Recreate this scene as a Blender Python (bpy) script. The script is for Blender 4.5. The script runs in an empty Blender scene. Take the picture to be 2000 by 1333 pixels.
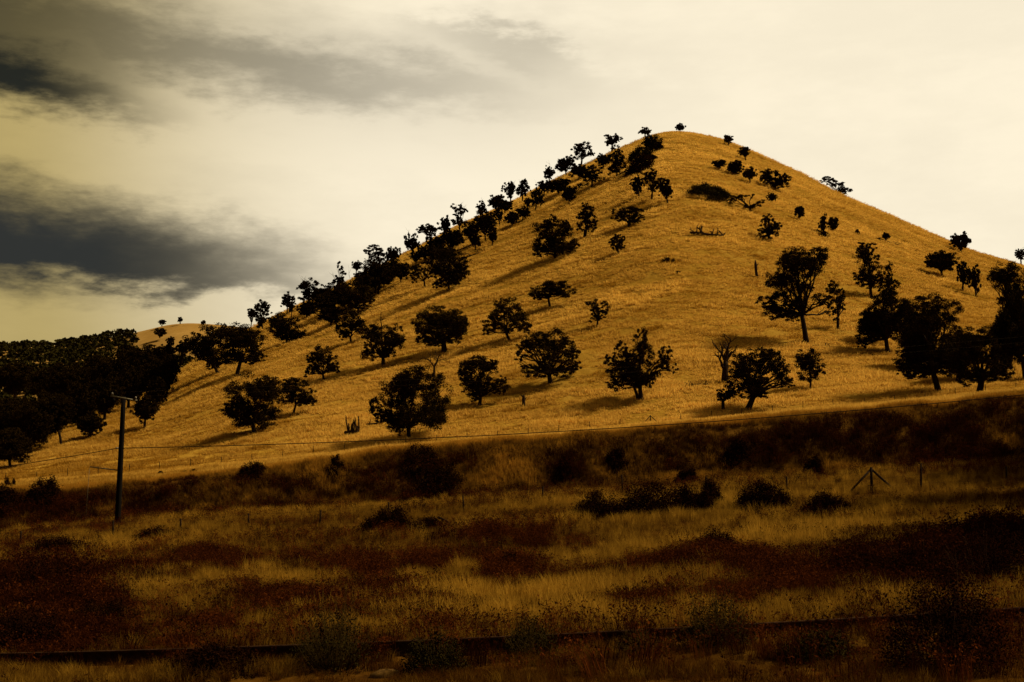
import bpy, math
import numpy as np
from mathutils import Vector

R = math.radians
SC = bpy.context.scene
COL = SC.collection

# ------------------------------------------------------------------ camera
PITCH = R(6.0)
FOC = 2500.0            # focal length in photograph pixels (2000 wide)
CAMZ = 3.5
cam = bpy.data.cameras.new('camera')
cam.sensor_width = 36.0
cam.lens = 36.0 * FOC / 2000.0
cam.clip_start = 0.1
cam.clip_end = 20000.0
cam_ob = bpy.data.objects.new('camera', cam)
COL.objects.link(cam_ob)
cam_ob.location = (0, 0, CAMZ)
cam_ob.rotation_euler = (R(90) + PITCH, 0, 0)
SC.camera = cam_ob

SUN_AZ = R(80)      # clockwise from +Y: out to the right of the hill
SUN_EL = R(49)
SUN_DIR = Vector((math.sin(SUN_AZ) * math.cos(SUN_EL), math.cos(SUN_AZ) * math.cos(SUN_EL), math.sin(SUN_EL)))
SUN_STRENGTH = 4.8
EXPOSURE = 0.43

SC.view_settings.view_transform = 'Standard'
SC.view_settings.look = 'None'
SC.view_settings.gamma = 1.0
SC.view_settings.exposure = EXPOSURE
SC.view_settings.use_curve_mapping = False
SC.cycles.max_bounces = 5
SC.cycles.diffuse_bounces = 2
SC.cycles.transparent_max_bounces = 4

CP, SP = math.cos(PITCH), math.sin(PITCH)


def pix_ut(px, py):
    """photograph pixel -> (x/y, (z-CAMZ)/y)"""
    t = np.tan(PITCH + np.arctan((666.5 - np.asarray(py, float)) / FOC))
    u = (np.asarray(px, float) - 1000.0) / FOC * (CP + t * SP)
    return u, t


def pix_azel(px, py):
    u, t = pix_ut(px, py)
    return math.atan2(u, 1.0), math.atan2(t, math.hypot(1.0, u))


# ------------------------------------------------------------------ node helpers
class NT:
    def __init__(self, tree):
        self.t = tree
        self.n = tree.nodes
        self.l = tree.links

    def node(self, kind, **kw):
        n = self.n.new(kind)
        for k, v in kw.items():
            setattr(n, k, v)
        return n

    def put(self, sock, v):
        if isinstance(v, bpy.types.NodeSocket):
            self.l.new(v, sock)
        else:
            sock.default_value = v

    def math(self, op, a, b=0.0, c=0.0, clamp=False):
        n = self.node('ShaderNodeMath', operation=op, use_clamp=clamp)
        self.put(n.inputs[0], a)
        self.put(n.inputs[1], b)
        if len(n.inputs) > 2:
            self.put(n.inputs[2], c)
        return n.outputs[0]

    def vmul(self, a, v):
        n = self.node('ShaderNodeVectorMath', operation='MULTIPLY')
        self.put(n.inputs[0], a)
        self.put(n.inputs[1], v)
        return n.outputs[0]

    def noise(self, vec, scale, detail=4.0, rough=0.5, w=None):
        n = self.node('ShaderNodeTexNoise')
        if vec is not None:
            self.l.new(vec, n.inputs['Vector'])
        n.inputs['Scale'].default_value = scale
        n.inputs['Detail'].default_value = detail
        n.inputs['Roughness'].default_value = rough
        return n.outputs[0]

    def smooth(self, v, a, b, lo=0.0, hi=1.0):
        n = self.node('ShaderNodeMapRange', interpolation_type='SMOOTHSTEP')
        self.put(n.inputs[0], v)
        for i, x in enumerate((a, b, lo, hi)):
            self.put(n.inputs[1 + i], x)
        return n.outputs[0]

    def mix(self, f, a, b):
        n = self.node('ShaderNodeMix', data_type='RGBA')
        self.put(n.inputs[0], f)
        for s, v in ((n.inputs[6], a), (n.inputs[7], b)):
            if isinstance(v, tuple):
                v = (v[0], v[1], v[2], 1.0)
            self.put(s, v)
        return n.outputs[2]


# ------------------------------------------------------------------ sky
world = bpy.data.worlds.new('World')
SC.world = world
world.use_nodes = True
W = NT(world.node_tree)
W.n.clear()
sky = W.node('ShaderNodeTexSky', sky_type='NISHITA', sun_disc=False)
sky.sun_elevation = SUN_EL
sky.sun_rotation = SUN_AZ
sky.dust_density = 4.0
tc = W.node('ShaderNodeTexCoord')
dirv = tc.outputs['Generated']
sep = W.node('ShaderNodeSeparateXYZ')
W.l.new(dirv, sep.inputs[0])
dx, dy, dz = sep.outputs
warp_v = W.vmul(dirv, (1.0, 1.0, 2.2))
wA = W.math('SUBTRACT', W.noise(warp_v, 3.5, 5.0, 0.55), 0.5)
wB = W.math('SUBTRACT', W.noise(W.vmul(dirv, (1.3, 1.3, 3.0)), 9.0, 6.0, 0.6), 0.5)
wC = W.math('SUBTRACT', W.noise(W.vmul(dirv, (1.0, 1.0, 3.6)), 30.0, 6.0, 0.62), 0.5)
az = W.math('ARCTAN2', dx, dy)
el = W.math('ARCSINE', dz)
azw = W.math('ADD', az, W.math('MULTIPLY', wA, 0.16))
elw = W.math('ADD', W.math('ADD', el, W.math('MULTIPLY', wA, 0.035)),
             W.math('ADD', W.math('MULTIPLY', wB, 0.062), W.math('MULTIPLY', wC, 0.034)))


def band(cx, cy, rx, ry_up, ry_dn, slope_px, amount, soft=0.55):
    """a long cloud bank in the sky, given where the photograph shows it; different softness above and below"""
    a0, e0 = pix_azel(cx, cy)
    ra = rx / FOC
    s = -slope_px               # picture slope (down = +) -> elevation slope
    da = W.math('SUBTRACT', azw, a0)
    de = W.math('SUBTRACT', W.math('SUBTRACT', elw, e0), W.math('MULTIPLY', da, s))
    up = W.math('MAXIMUM', de, 0.0)
    dn = W.math('MINIMUM', de, 0.0)
    q = W.math('ADD', W.math('POWER', W.math('ABSOLUTE', W.math('DIVIDE', da, ra)), 2.0),
               W.math('ADD', W.math('POWER', W.math('DIVIDE', up, ry_up / FOC), 2.0),
                      W.math('POWER', W.math('ABSOLUTE', W.math('DIVIDE', dn, ry_dn / FOC)), 2.0)))
    d = W.math('SQRT', q)
    return W.smooth(d, 1.0 + soft * 0.5, 1.0 - soft, 0.0, amount)


bands = [
    band(-30, 122, 360, 70, 66, 0.13, 1.0, 0.66),
    band(-90, 0, 420, 90, 130, 0.0, 0.80, 0.95),
    band(430, 112, 600, 62, 62, 0.07, 0.50, 0.9),
    band(700, 90, 520, 120, 170, 0.14, 0.26, 0.95),
    band(-60, 500, 520, 140, 46, 0.03, 1.0, 0.72),
    band(160, 508, 500, 115, 40, 0.09, 0.72, 0.8),
    band(-600, 490, 640, 130, 66, 0.02, 0.97, 0.7),
    band(1000, 85, 150, 28, 40, 0.35, 0.26, 0.95),
]
dark = bands[0]
for b in bands[1:]:
    # screen-like union
    dark = W.math('SUBTRACT', 1.0, W.math('MULTIPLY', W.math('SUBTRACT', 1.0, dark), W.math('SUBTRACT', 1.0, b)))
# the same kind of broken cloud goes on round the rest of the sky
far_ang = W.math('ARCCOSINE', W.math('MINIMUM', W.math('ADD', W.math('MULTIPLY', dy, 0.99), W.math('MULTIPLY', dz, 0.12)), 1.0))
rest = W.smooth(far_ang, 0.50, 0.95)
gen = W.smooth(W.noise(W.vmul(dirv, (1.0, 1.0, 2.6)), 2.6, 5.0, 0.55), 0.44, 0.60, 0.0, 0.85)
dark = W.math('MAXIMUM', dark, W.math('MULTIPLY', gen, rest))
# light veil structure inside the bright cloud
veil = W.smooth(W.math('ADD', wA, W.math('ADD', W.math('MULTIPLY', wB, 0.8), W.math('MULTIPLY', wC, 0.35))), -0.22, 0.26, 0.955, 1.03)
# brighter toward the hidden sun, dimmer away from it
sdot = W.node('ShaderNodeVectorMath', operation='DOT_PRODUCT')
W.l.new(dirv, sdot.inputs[0])
g_az, g_el = pix_azel(1500, 330)
sdot.inputs[1].default_value = (math.sin(g_az) * math.cos(g_el), math.cos(g_az) * math.cos(g_el), math.sin(g_el))
glow = W.smooth(sdot.outputs['Value'], 0.84, 0.97)
glow2 = W.smooth(sdot.outputs['Value'], -0.3, 0.9)
bright = W.mix(glow, (0.49, 0.375, 0.140), (0.99, 0.88, 0.665))
bright = W.mix(glow2, (0.20, 0.17, 0.12), bright)
n = W.node('ShaderNodeVectorMath', operation='SCALE')
W.l.new(bright, n.inputs[0])
W.l.new(veil, n.inputs['Scale'])
bright = n.outputs[0]
dcol = W.mix(W.smooth(el, 0.17, 0.30), (0.027, 0.028, 0.0245), (0.016, 0.016, 0.009))
cloud = W.mix(dark, bright, dcol)
bg1 = W.node('ShaderNodeBackground')
W.l.new(sky.outputs[0], bg1.inputs[0])
bg1.inputs[1].default_value = 0.05
bg2 = W.node('ShaderNodeBackground')
W.l.new(cloud, bg2.inputs[0])
bg2.inputs[1].default_value = 0.747
ms = W.node('ShaderNodeMixShader')
ms.inputs[0].default_value = 0.97
W.l.new(bg1.outputs[0], ms.inputs[1])
W.l.new(bg2.outputs[0], ms.inputs[2])
wo = W.node('ShaderNodeOutputWorld')
W.l.new(ms.outputs[0], wo.inputs[0])

# ------------------------------------------------------------------ sun
sun = bpy.data.lights.new('sun', 'SUN')
sun.energy = SUN_STRENGTH
sun.angle = R(9.0)
sun.color = (1.0, 0.90, 0.68)
sun_ob = bpy.data.objects.new('sun', sun)
COL.objects.link(sun_ob)
sun_ob.location = (300, 200, 400)
sun_ob.rotation_euler = (-SUN_DIR).to_track_quat('-Z', 'Y').to_euler()


# ------------------------------------------------------------------ materials
def new_mat(name):
    m = bpy.data.materials.new(name)
    m.use_nodes = True
    t = NT(m.node_tree)
    t.n.clear()
    out = t.node('ShaderNodeOutputMaterial')
    return m, t, out


def tone_attr(t):
    a = t.node('ShaderNodeAttribute', attribute_type='INSTANCER', attribute_name='tone')
    return a.outputs['Fac']


def blade_mat(name, c_dark, c_light, trans=0.35):
    """grass and brush: colour runs with the plant's own tone, light comes through the blades"""
    m, t, out = new_mat(name)
    col = t.mix(tone_attr(t), c_dark, c_light)
    d = t.node('ShaderNodeBsdfDiffuse')
    t.l.new(col, d.inputs[0])
    tr = t.node('ShaderNodeBsdfTranslucent')
    t.l.new(col, tr.inputs[0])
    mx = t.node('ShaderNodeMixShader')
    mx.inputs[0].default_value = trans
    t.l.new(d.outputs[0], mx.inputs[1])
    t.l.new(tr.outputs[0], mx.inputs[2])
    t.l.new(mx.outputs[0], out.inputs[0])
    return m


def leaf_mat(name, c1, c2, scale=1.2):
    m, t, out = new_mat(name)
    geo = t.node('ShaderNodeTexCoord')
    f = t.smooth(t.noise(geo.outputs['Object'], scale, 3.0), 0.35, 0.65)
    col = t.mix(f, c1, c2)
    d = t.node('ShaderNodeBsdfDiffuse')
    t.l.new(col, d.inputs[0])
    t.l.new(d.outputs[0], out.inputs[0])
    return m


def rough_mat(name, c1, c2, scale=6.0, rough=0.85, metallic=0.0, stretch=(1, 1, 1)):
    m, t, out = new_mat(name)
    geo = t.node('ShaderNodeTexCoord')
    v = t.vmul(geo.outputs['Object'], stretch)
    nz = t.noise(v, scale, 6.0, 0.6)
    col = t.mix(t.smooth(nz, 0.3, 0.7), c1, c2)
    p = t.node('ShaderNodeBsdfPrincipled')
    t.l.new(col, p.inputs['Base Color'])
    p.inputs['Roughness'].default_value = rough
    p.inputs['Metallic'].default_value = metallic
    p.inputs['Specular IOR Level'].default_value = 0.15 if metallic > 0 else 0.02
    b = t.node('ShaderNodeBump')
    b.inputs['Strength'].default_value = 0.4
    t.l.new(nz, b.inputs['Height'])
    t.l.new(b.outputs[0], p.inputs['Normal'])
    t.l.new(p.outputs[0], out.inputs[0])
    return m


STRAW_D, STRAW_M, STRAW_L = (0.160, 0.070, 0.0060), (0.31, 0.155, 0.0160), (0.42, 0.225, 0.032)


def ground_mat(name, c_soil, c_mid, c_light, s1, s2, bump, dist):
    m, t, out = new_mat(name)
    geo = t.node('ShaderNodeNewGeometry')
    v = t.vmul(geo.outputs['Position'], (1.0, 0.55, 0.9))
    n1 = t.noise(v, s1, 5.0, 0.6)
    n2 = t.noise(v, s2, 6.0, 0.65)
    n3 = t.noise(v, s1 * 0.13, 3.0, 0.5)
    f = t.math('ADD', t.math('MULTIPLY', n1, 0.55), t.math('ADD', t.math('MULTIPLY', n2, 0.35), t.math('MULTIPLY', n3, 0.35)))
    lo = t.mix(t.smooth(f, 0.42, 0.62), c_soil, c_mid)
    col = t.mix(t.smooth(f, 0.58, 0.86), lo, c_light)
    p = t.node('ShaderNodeBsdfDiffuse')
    p.inputs['Roughness'].default_value = 0.6
    t.l.new(col, p.inputs[0])
    b = t.node('ShaderNodeBump')
    b.inputs['Strength'].default_value = bump
    b.inputs['Distance'].default_value = dist
    t.l.new(f, b.inputs['Height'])
    t.l.new(b.outputs[0], p.inputs['Normal'])
    t.l.new(p.outputs[0], out.inputs[0])
    return m


M_HILL = ground_mat('dry_hill_grass', STRAW_D, STRAW_M, STRAW_L, 0.16, 0.7, 0.9, 1.2)
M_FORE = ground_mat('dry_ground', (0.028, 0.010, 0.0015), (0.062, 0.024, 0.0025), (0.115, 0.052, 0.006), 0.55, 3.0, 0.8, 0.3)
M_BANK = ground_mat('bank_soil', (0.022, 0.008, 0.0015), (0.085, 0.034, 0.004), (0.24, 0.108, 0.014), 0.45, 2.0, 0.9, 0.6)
M_FAR = ground_mat('far_hill_grass', (0.15, 0.075, 0.012), (0.28, 0.145, 0.030), (0.36, 0.20, 0.05), 0.02, 0.15, 0.5, 2.0)
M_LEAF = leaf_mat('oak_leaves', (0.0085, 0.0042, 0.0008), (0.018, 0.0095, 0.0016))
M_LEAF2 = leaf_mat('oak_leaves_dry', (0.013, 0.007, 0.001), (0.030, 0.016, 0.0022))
M_WOOD_FAR = leaf_mat('far_leaves', (0.014, 0.010, 0.0018), (0.024, 0.017, 0.003), 0.08)
M_BARK = rough_mat('oak_bark', (0.008, 0.004, 0.0015), (0.022, 0.011, 0.004), 5.0, stretch=(3, 3, 0.6))
M_DEAD = rough_mat('dead_wood', (0.010, 0.005, 0.0015), (0.034, 0.017, 0.006), 5.0, stretch=(3, 3, 0.6))
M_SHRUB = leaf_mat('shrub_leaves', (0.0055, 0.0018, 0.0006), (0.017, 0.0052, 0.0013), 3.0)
M_WEED = blade_mat('weed_stalks', (0.10, 0.055, 0.010), (0.10, 0.055, 0.010), 0.4)
M_SHRUB_G = leaf_mat('shrub_green', (0.010, 0.0068, 0.0014), (0.024, 0.016, 0.003), 2.0)
M_TWIG = rough_mat('twigs', (0.03, 0.012, 0.004), (0.08, 0.035, 0.01), 8.0)
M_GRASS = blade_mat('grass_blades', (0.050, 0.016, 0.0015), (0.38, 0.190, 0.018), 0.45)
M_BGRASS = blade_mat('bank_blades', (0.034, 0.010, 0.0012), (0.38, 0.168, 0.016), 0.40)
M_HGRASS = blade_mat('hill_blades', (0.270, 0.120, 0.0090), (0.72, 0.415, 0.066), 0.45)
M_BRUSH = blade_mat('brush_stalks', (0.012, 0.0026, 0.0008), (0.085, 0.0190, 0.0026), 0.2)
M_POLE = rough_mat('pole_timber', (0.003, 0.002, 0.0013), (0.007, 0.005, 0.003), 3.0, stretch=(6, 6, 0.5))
M_STEEL = rough_mat('galvanised_steel', (0.06, 0.045, 0.02), (0.12, 0.09, 0.04), 8.0, 0.6, 0.3)
M_POST = rough_mat('fence_post', (0.008, 0.004, 0.0016), (0.020, 0.010, 0.004), 7.0)
M_RUST = rough_mat('rusty_rail', (0.012, 0.005, 0.002), (0.034, 0.014, 0.005), 9.0, 0.9)
M_GLASS = rough_mat('insulator', (0.10, 0.08, 0.05), (0.2, 0.16, 0.1), 5.0, 0.3)
M_CABLE = rough_mat('cable', (0.010, 0.006, 0.003), (0.018, 0.011, 0.006), 5.0, 0.9)
M_LINE = rough_mat('power_line_metal', (0.05, 0.035, 0.02), (0.06, 0.04, 0.02), 5.0, 0.9)
M_ROCK = rough_mat('stone', (0.035, 0.016, 0.003), (0.11, 0.052, 0.009), 7.0)

# ------------------------------------------------------------------ numpy noise
_rs = np.random.RandomState(7)
_TAB = _rs.rand(256, 256)


def vnoise(x, y):
    xi = np.floor(x).astype(int)
    yi = np.floor(y).astype(int)
    fx, fy = x - xi, y - yi
    fx = fx * fx * (3 - 2 * fx)
    fy = fy * fy * (3 - 2 * fy)
    a = _TAB[xi & 255, yi & 255]
    b = _TAB[(xi + 1) & 255, yi & 255]
    c = _TAB[xi & 255, (yi + 1) & 255]
    d = _TAB[(xi + 1) & 255, (yi + 1) & 255]
    return (a * (1 - fx) + b * fx) * (1 - fy) + (c * (1 - fx) + d * fx) * fy


def fbm(x, y, octv=4, gain=0.5):
    s = np.zeros(np.broadcast(x, y).shape)
    a, f, tot = 1.0, 1.0, 0.0
    for i in range(octv):
        s = s + a * (vnoise(x * f + 17.3 * i, y * f + 9.1 * i) - 0.5)
        tot += a
        a *= gain
        f *= 2.03
    return s / tot * 2.0       # about -1..1


# ------------------------------------------------------------------ terrain
YB, YT, YF = 88.0, 93.5, 200.0       # foot of bank, crest of bank, upper fence line


def line_fn(pts, smooth=30):
    xs = np.arange(-1400, 3400, 5.0)
    p = np.array(pts, float)
    ys = np.interp(xs, p[:, 0], p[:, 1])
    k = np.exp(-0.5 * (np.arange(-60, 61) * 5.0 / smooth) ** 2)
    k /= k.sum()
    ysp = np.pad(ys, 60, mode='edge')
    ys = np.convolve(ysp, k, 'valid')
    return lambda px: np.interp(px, xs, ys)


L_BASE = line_fn([(-1400, 1150), (-400, 1078), (0, 1046), (300, 1014), (600, 1000), (800, 986), (1000, 972), (1250, 956),
                  (1500, 938), (1750, 920), (2000, 902), (2400, 868), (3400, 800)])
L_TOP = line_fn([(-1400, 1050), (-400, 990), (0, 966), (200, 955), (350, 940), (480, 921), (600, 910), (670, 902), (700, 893),
                 (750, 884), (1000, 868), (1250, 846), (1500, 823), (1750, 798), (2000, 776), (2400, 745), (3400, 690)], 18)
L_FENCE = line_fn([(-1400, 1030), (-400, 972), (0, 944), (300, 922), (500, 904), (700, 881), (875, 866), (1060, 852), (1237, 834),
                   (1355, 824), (1530, 807), (1650, 797), (1760, 788), (2000, 762), (2400, 730), (3400, 680)])
L_SKY = line_fn([(-1400, 1000), (-400, 925), (0, 868), (150, 812), (250, 778), (340, 735), (400, 692), (480, 646), (560, 607),
                 (700, 538), (800, 490), (900, 438), (1000, 395), (1060, 363), (1150, 318), (1220, 287), (1270, 266), (1310, 258),
                 (1350, 260), (1400, 271), (1440, 285), (1500, 310), (1560, 335), (1640, 378), (1720, 412), (1800, 447),
                 (1900, 490), (1990, 517), (2100, 560), (2400, 660), (2800, 740), (3400, 780)], 14)
L_DIST = line_fn([(-1400, 300), (0, 380), (250, 430), (500, 520), (900, 570), (1310, 600), (2000, 560), (3400, 420)], 120)


def u_to_px(u):
    # exact only on the horizon; the small vertical term is folded in by the callers through t
    return 1000.0 + FOC * u / CP


def z_of_line(fn, u, y):
    """height of the point on direction u at distance y that shows on picture line fn"""
    px = u_to_px(u)
    for _ in range(3):
        py = fn(px)
        t = np.tan(PITCH + np.arctan((666.5 - py) / FOC))
        px = 1000.0 + FOC * u / (CP + t * SP)
    return CAMZ + t * y


def terrain(x, y):
    x = np.asarray(x, float)
    y = np.asarray(y, float)
    x, y = np.broadcast_arrays(x, y)
    z = np.zeros(x.shape)
    yy = np.maximum(y, 1.0)
    u = x / yy
    # --- foreground flat
    ub = x / YB
    zb = z_of_line(L_BASE, ub, YB)
    w = np.clip((y - 29.0) / (YB - 29.0), 0, 1)
    w = w * w * (3 - 2 * w)
    flat0 = np.clip(0.046 * x, -1.6, 2.2)
    und = 0.10 * fbm(x / 5.0, y / 3.5, 3) + 0.16 * fbm(x / 14.0 + 40, y / 8.0, 2)
    zf_ = flat0 * (1 - w) + zb * w + und * np.clip((YB - y) / 8.0, 0, 1)
    # --- bank
    ud = x / np.clip(y, YB, None)
    s = np.clip((y - YB) / (YT - YB), 0, 1)
    zbb = z_of_line(L_BASE, ud, YB) * 1.0
    ztt = z_of_line(L_TOP, ud, YT)
    crest = 0.22 * fbm(ud * YT / 4.0, 3.3 + 0 * ud, 3) + 0.12 * fbm(ud * YT / 1.2, 8.1 + 0 * ud, 2)
    ztt = ztt + crest * (1 - np.clip((y - YT) / 14.0, 0, 1))
    rib = 0.9 * fbm(x / 2.6, y / 3.0 + 3, 3) + 0.8 * fbm(x / 8.0 + 11, y / 9.0, 2)
    zbank = zbb + (ztt - zbb) * (s * s * (3 - 2 * s) * 0.6 + s * 0.4) + rib * np.sin(np.pi * s) * 0.9
    # --- terrace and hill
    zfe = z_of_line(L_FENCE, ud, YF)
    D = L_DIST(u_to_px(ud))
    zr = z_of_line(L_SKY, ud, D)
    s1 = np.clip((y - YT) / (YF - YT), 0, 1)
    zter = ztt + (zfe - ztt) * s1
    s2 = np.clip((y - YF) / (D - YF), 0, 1.0)
    h = s2 * 0.72 + 0.28 * (s2 ** 2) * (3 - 2 * s2)
    lump = 1.6 * fbm(x / 60.0 + 5, y / 60.0, 3) + 0.55 * fbm(x / 14.0, y / 9.0 + 50, 3) + 0.22 * fbm(x / 4.0, y / 2.6 + 80, 3)
    zhill = zfe + (zr - zfe) * h + lump * np.clip(s2 * 6, 0, 1) * np.clip((D - y) / 60.0 + 0.25, 0.25, 1)
    back = np.clip(y - D, 0, None)
    zhill = zhill - (back ** 2) * 0.0035
    zhill = np.maximum(zhill, -9.0)
    z = np.where(y < YB, zf_, np.where(y < YT, zbank, np.where(y < YF, zter, zhill)))
    # soft relief on the terrace and at the crest
    z = z + np.where((y >= YT) & (y < YF), 0.10 * fbm(x / 6.0, y / 9.0 + 7, 3) * np.clip((y - YT) / 4.0, 0, 1), 0.0)
    return z


def on_ground(px, py, y0=10.0, y1=720.0):
    """first place where the view through a picture point meets the ground"""
    u, t = pix_ut(px, py)
    ys = np.concatenate([np.arange(y0, 110.0, 0.15), np.arange(110.0, y1, 0.6)])
    ys = ys[ys >= y0]
    z = terrain(u * ys, ys)
    d = (z - CAMZ) - t * ys
    k = np.nonzero(d >= 0)[0]
    if len(k):
        y = ys[k[0]]
    else:                     # on or above the skyline: stand it on the ridge
        tt = (z - CAMZ) / ys
        m = ys > 150
        y = ys[m][np.argmax(tt[m])]
        u = pix_ut(px, float(L_SKY(px)))[0]
    x = u * y
    return float(x), float(y), float(terrain(np.array([x]), np.array([y]))[0])


def link(o, parent=None):
    COL.objects.link(o)
    if parent is not None:
        o.parent = parent
    return o


def mesh_obj(name, verts, faces, mat, parent=None, smooth=False, sizes=None):
    """verts Nx3, faces MxK array (or flat list with sizes)"""
    me = bpy.data.meshes.new(name)
    verts = np.asarray(verts, np.float32)
    me.vertices.add(len(verts))
    me.vertices.foreach_set('co', verts.ravel())
    if sizes is None:
        faces = np.asarray(faces, np.int32)
        nf, k = faces.shape
        flat = faces.ravel()
        starts = np.arange(nf, dtype=np.int32) * k
    else:
        flat = np.asarray(faces, np.int32)
        sizes = np.asarray(sizes, np.int32)
        nf = len(sizes)
        starts = np.concatenate([[0], np.cumsum(sizes)[:-1]]).astype(np.int32)
    me.loops.add(len(flat))
    me.loops.foreach_set('vertex_index', flat)
    me.polygons.add(nf)
    me.polygons.foreach_set('loop_start', starts)
    if smooth:
        me.polygons.foreach_set('use_smooth', np.ones(nf, bool))
    me.update(calc_edges=True)
    me.materials.append(mat)
    o = bpy.data.objects.new(name, me)
    return link(o, parent)


def grid_faces(nr, nc):
    i = np.arange(nr - 1)[:, None] * nc + np.arange(nc - 1)[None, :]
    return np.stack([i, i + 1, i + nc + 1, i + nc], -1).reshape(-1, 4)


def sheet(name, X, Y, Z, mat):
    v = np.stack([X, Y, Z], -1).reshape(-1, 3)
    o = mesh_obj(name, v, grid_faces(*X.shape), mat, smooth=True)
    o['kind'] = 'structure'
    return o


# near ground: rectangular
gx = np.linspace(-70, 70, 260)
gy = np.concatenate([np.arange(-14, 20, 2.0), np.linspace(20, YB, 170)])
GX, GY = np.meshgrid(gx, gy)
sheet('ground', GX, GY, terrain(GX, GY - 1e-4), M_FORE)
# bank: rows straight across, so that it joins the flat and the hill without a gap
bx = np.linspace(-70, 70, 420)
by = np.linspace(YB, YT, 26)
BX, BY = np.meshgrid(bx, by)
BZ = terrain(BX, np.clip(BY, YB + 1e-4, YT - 1e-4))
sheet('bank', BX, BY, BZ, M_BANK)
# terrace and hill
hu = np.linspace(-0.745, 0.745, 560)
hy = np.concatenate([np.linspace(YT, 120, 24, endpoint=False), np.linspace(120, YF, 40, endpoint=False),
                     np.linspace(YF, 640, 330, endpoint=False), np.linspace(640, 760, 24)])
HU, HY = np.meshgrid(hu, hy)
HX = HU * HY
sheet('hillside', HX, HY, terrain(HX, np.maximum(HY, YT + 1e-4)), M_HILL)
# wide land under everything, out to the horizon
ga = np.linspace(0, 2 * np.pi, 97)
gr = np.array([0.0, 30, 200, 800, 2500, 7000])
GA, GR = np.meshgrid(ga, gr)
sheet('land', GR * np.sin(GA), GR * np.cos(GA) + 20, np.full(GA.shape, -10.0), M_FORE)

# far hill behind the shoulder
L_FAR = line_fn([(-1400, 760), (-400, 712), (-100, 684), (0, 679), (100, 677), (200, 662), (270, 649), (330, 634), (370, 631),
                 (420, 634), (480, 640), (600, 665), (900, 760), (1400, 830), (3400, 900)], 14)


def far_z(x, y):
    u = x / y
    zr = z_of_line(L_FAR, u, np.full(np.shape(u), 1400.0))
    s = np.clip((y - 780) / (1400 - 780), 0, 1)
    z = -9 + (zr + 9) * (s * 0.8 + 0.2 * s * s * (3 - 2 * s)) + 7.0 * fbm(x / 120.0, y / 120.0, 3) * np.sin(np.pi * np.clip(s, 0, 1))
    return z - np.clip(y - 1400, 0, None) ** 2 * 0.0012


fu = np.linspace(-0.8, 0.25, 240)
fy = np.linspace(780, 1750, 120)
FU, FY = np.meshgrid(fu, fy)
FX = FU * FY
sheet('far_hill', FX, FY, np.maximum(far_z(FX, FY), -9.5), M_FAR)
# ------------------------------------------------------------------ builders
class MB:
    """collects tubes and leaf faces into one mesh"""

    def __init__(self):
        self.v, self.f, self.s, self.n = [], [], [], 0

    def add(self, verts, faces):
        verts = np.asarray(verts, float)
        self.v.append(verts)
        for f in faces:
            self.f.extend([i + self.n for i in f])
            self.s.append(len(f))
        self.n += len(verts)

    def tube(self, pts, radii, k=6, cap=True):
        pts = np.asarray(pts, float)
        m = len(pts)
        d = np.gradient(pts, axis=0)
        d /= np.linalg.norm(d, axis=1)[:, None] + 1e-9
        ref = np.array([0.31, 0.93, 0.17])
        a = np.cross(d, ref)
        a /= np.linalg.norm(a, axis=1)[:, None] + 1e-9
        b = np.cross(d, a)
        th = np.arange(k) * 2 * np.pi / k
        r = np.asarray(radii, float)[:, None, None]
        ring = pts[:, None, :] + r * (np.cos(th)[None, :, None] * a[:, None, :] + np.sin(th)[None, :, None] * b[:, None, :])
        faces = []
        for i in range(m - 1):
            for j in range(k):
                j2 = (j + 1) % k
                faces.append((i * k + j, i * k + j2, (i + 1) * k + j2, (i + 1) * k + j))
        if cap:
            faces.append(tuple(range(k))[::-1])
            faces.append(tuple((m - 1) * k + j for j in range(k)))
        self.add(ring.reshape(-1, 3), faces)

    def box(self, lo, hi):
        x0, y0, z0 = lo
        x1, y1, z1 = hi
        self.add([(x0, y0, z0), (x1, y0, z0), (x1, y1, z0), (x0, y1, z0), (x0, y0, z1), (x1, y0, z1), (x1, y1, z1), (x0, y1, z1)],
                 [(0, 3, 2, 1), (4, 5, 6, 7), (0, 1, 5, 4), (1, 2, 6, 5), (2, 3, 7, 6), (3, 0, 4, 7)])

    def build(self, name, mat, parent=None, smooth=False):
        return mesh_obj(name, np.concatenate(self.v), self.f, mat, parent, smooth, self.s)


def leaves_obj(name, cen, size, rng, mat, parent, flat=0.0, long=1.35):
    """one leaf spray (a four-cornered face) at every centre, turned every way"""
    n = len(cen)
    a = rng.normal(size=(n, 3))
    a /= np.linalg.norm(a, axis=1)[:, None]
    b = np.cross(a, rng.normal(size=(n, 3)))
    b /= np.linalg.norm(b, axis=1)[:, None] + 1e-9
    s = (size * rng.uniform(0.55, 1.25, n))[:, None] if np.isscalar(size) else (size * rng.uniform(0.55, 1.25, n))[:, None]
    w = s * rng.uniform(0.35, 0.6, n)[:, None]
    off = rng.uniform(-0.25, 0.25, n)[:, None]
    v = np.stack([cen - a * s * 0.5 * long, cen + b * w + a * s * off, cen + a * s * 0.5 * long, cen - b * w - a * s * off], 1).reshape(-1, 3)
    f = np.arange(n * 4, dtype=np.int32).reshape(-1, 4)
    return mesh_obj(name, v, f, mat, parent)


def thing(name, label, cat, loc, group=None):
    o = bpy.data.objects.new(name, None)
    o.empty_display_size = 0.5
    COL.objects.link(o)
    o.location = loc
    o['label'] = label
    o['category'] = cat
    if group:
        o['group'] = group
    return o


def tag(o, label, cat, group=None):
    o['label'] = label
    o['category'] = cat
    if group:
        o['group'] = group
    return o


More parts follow.
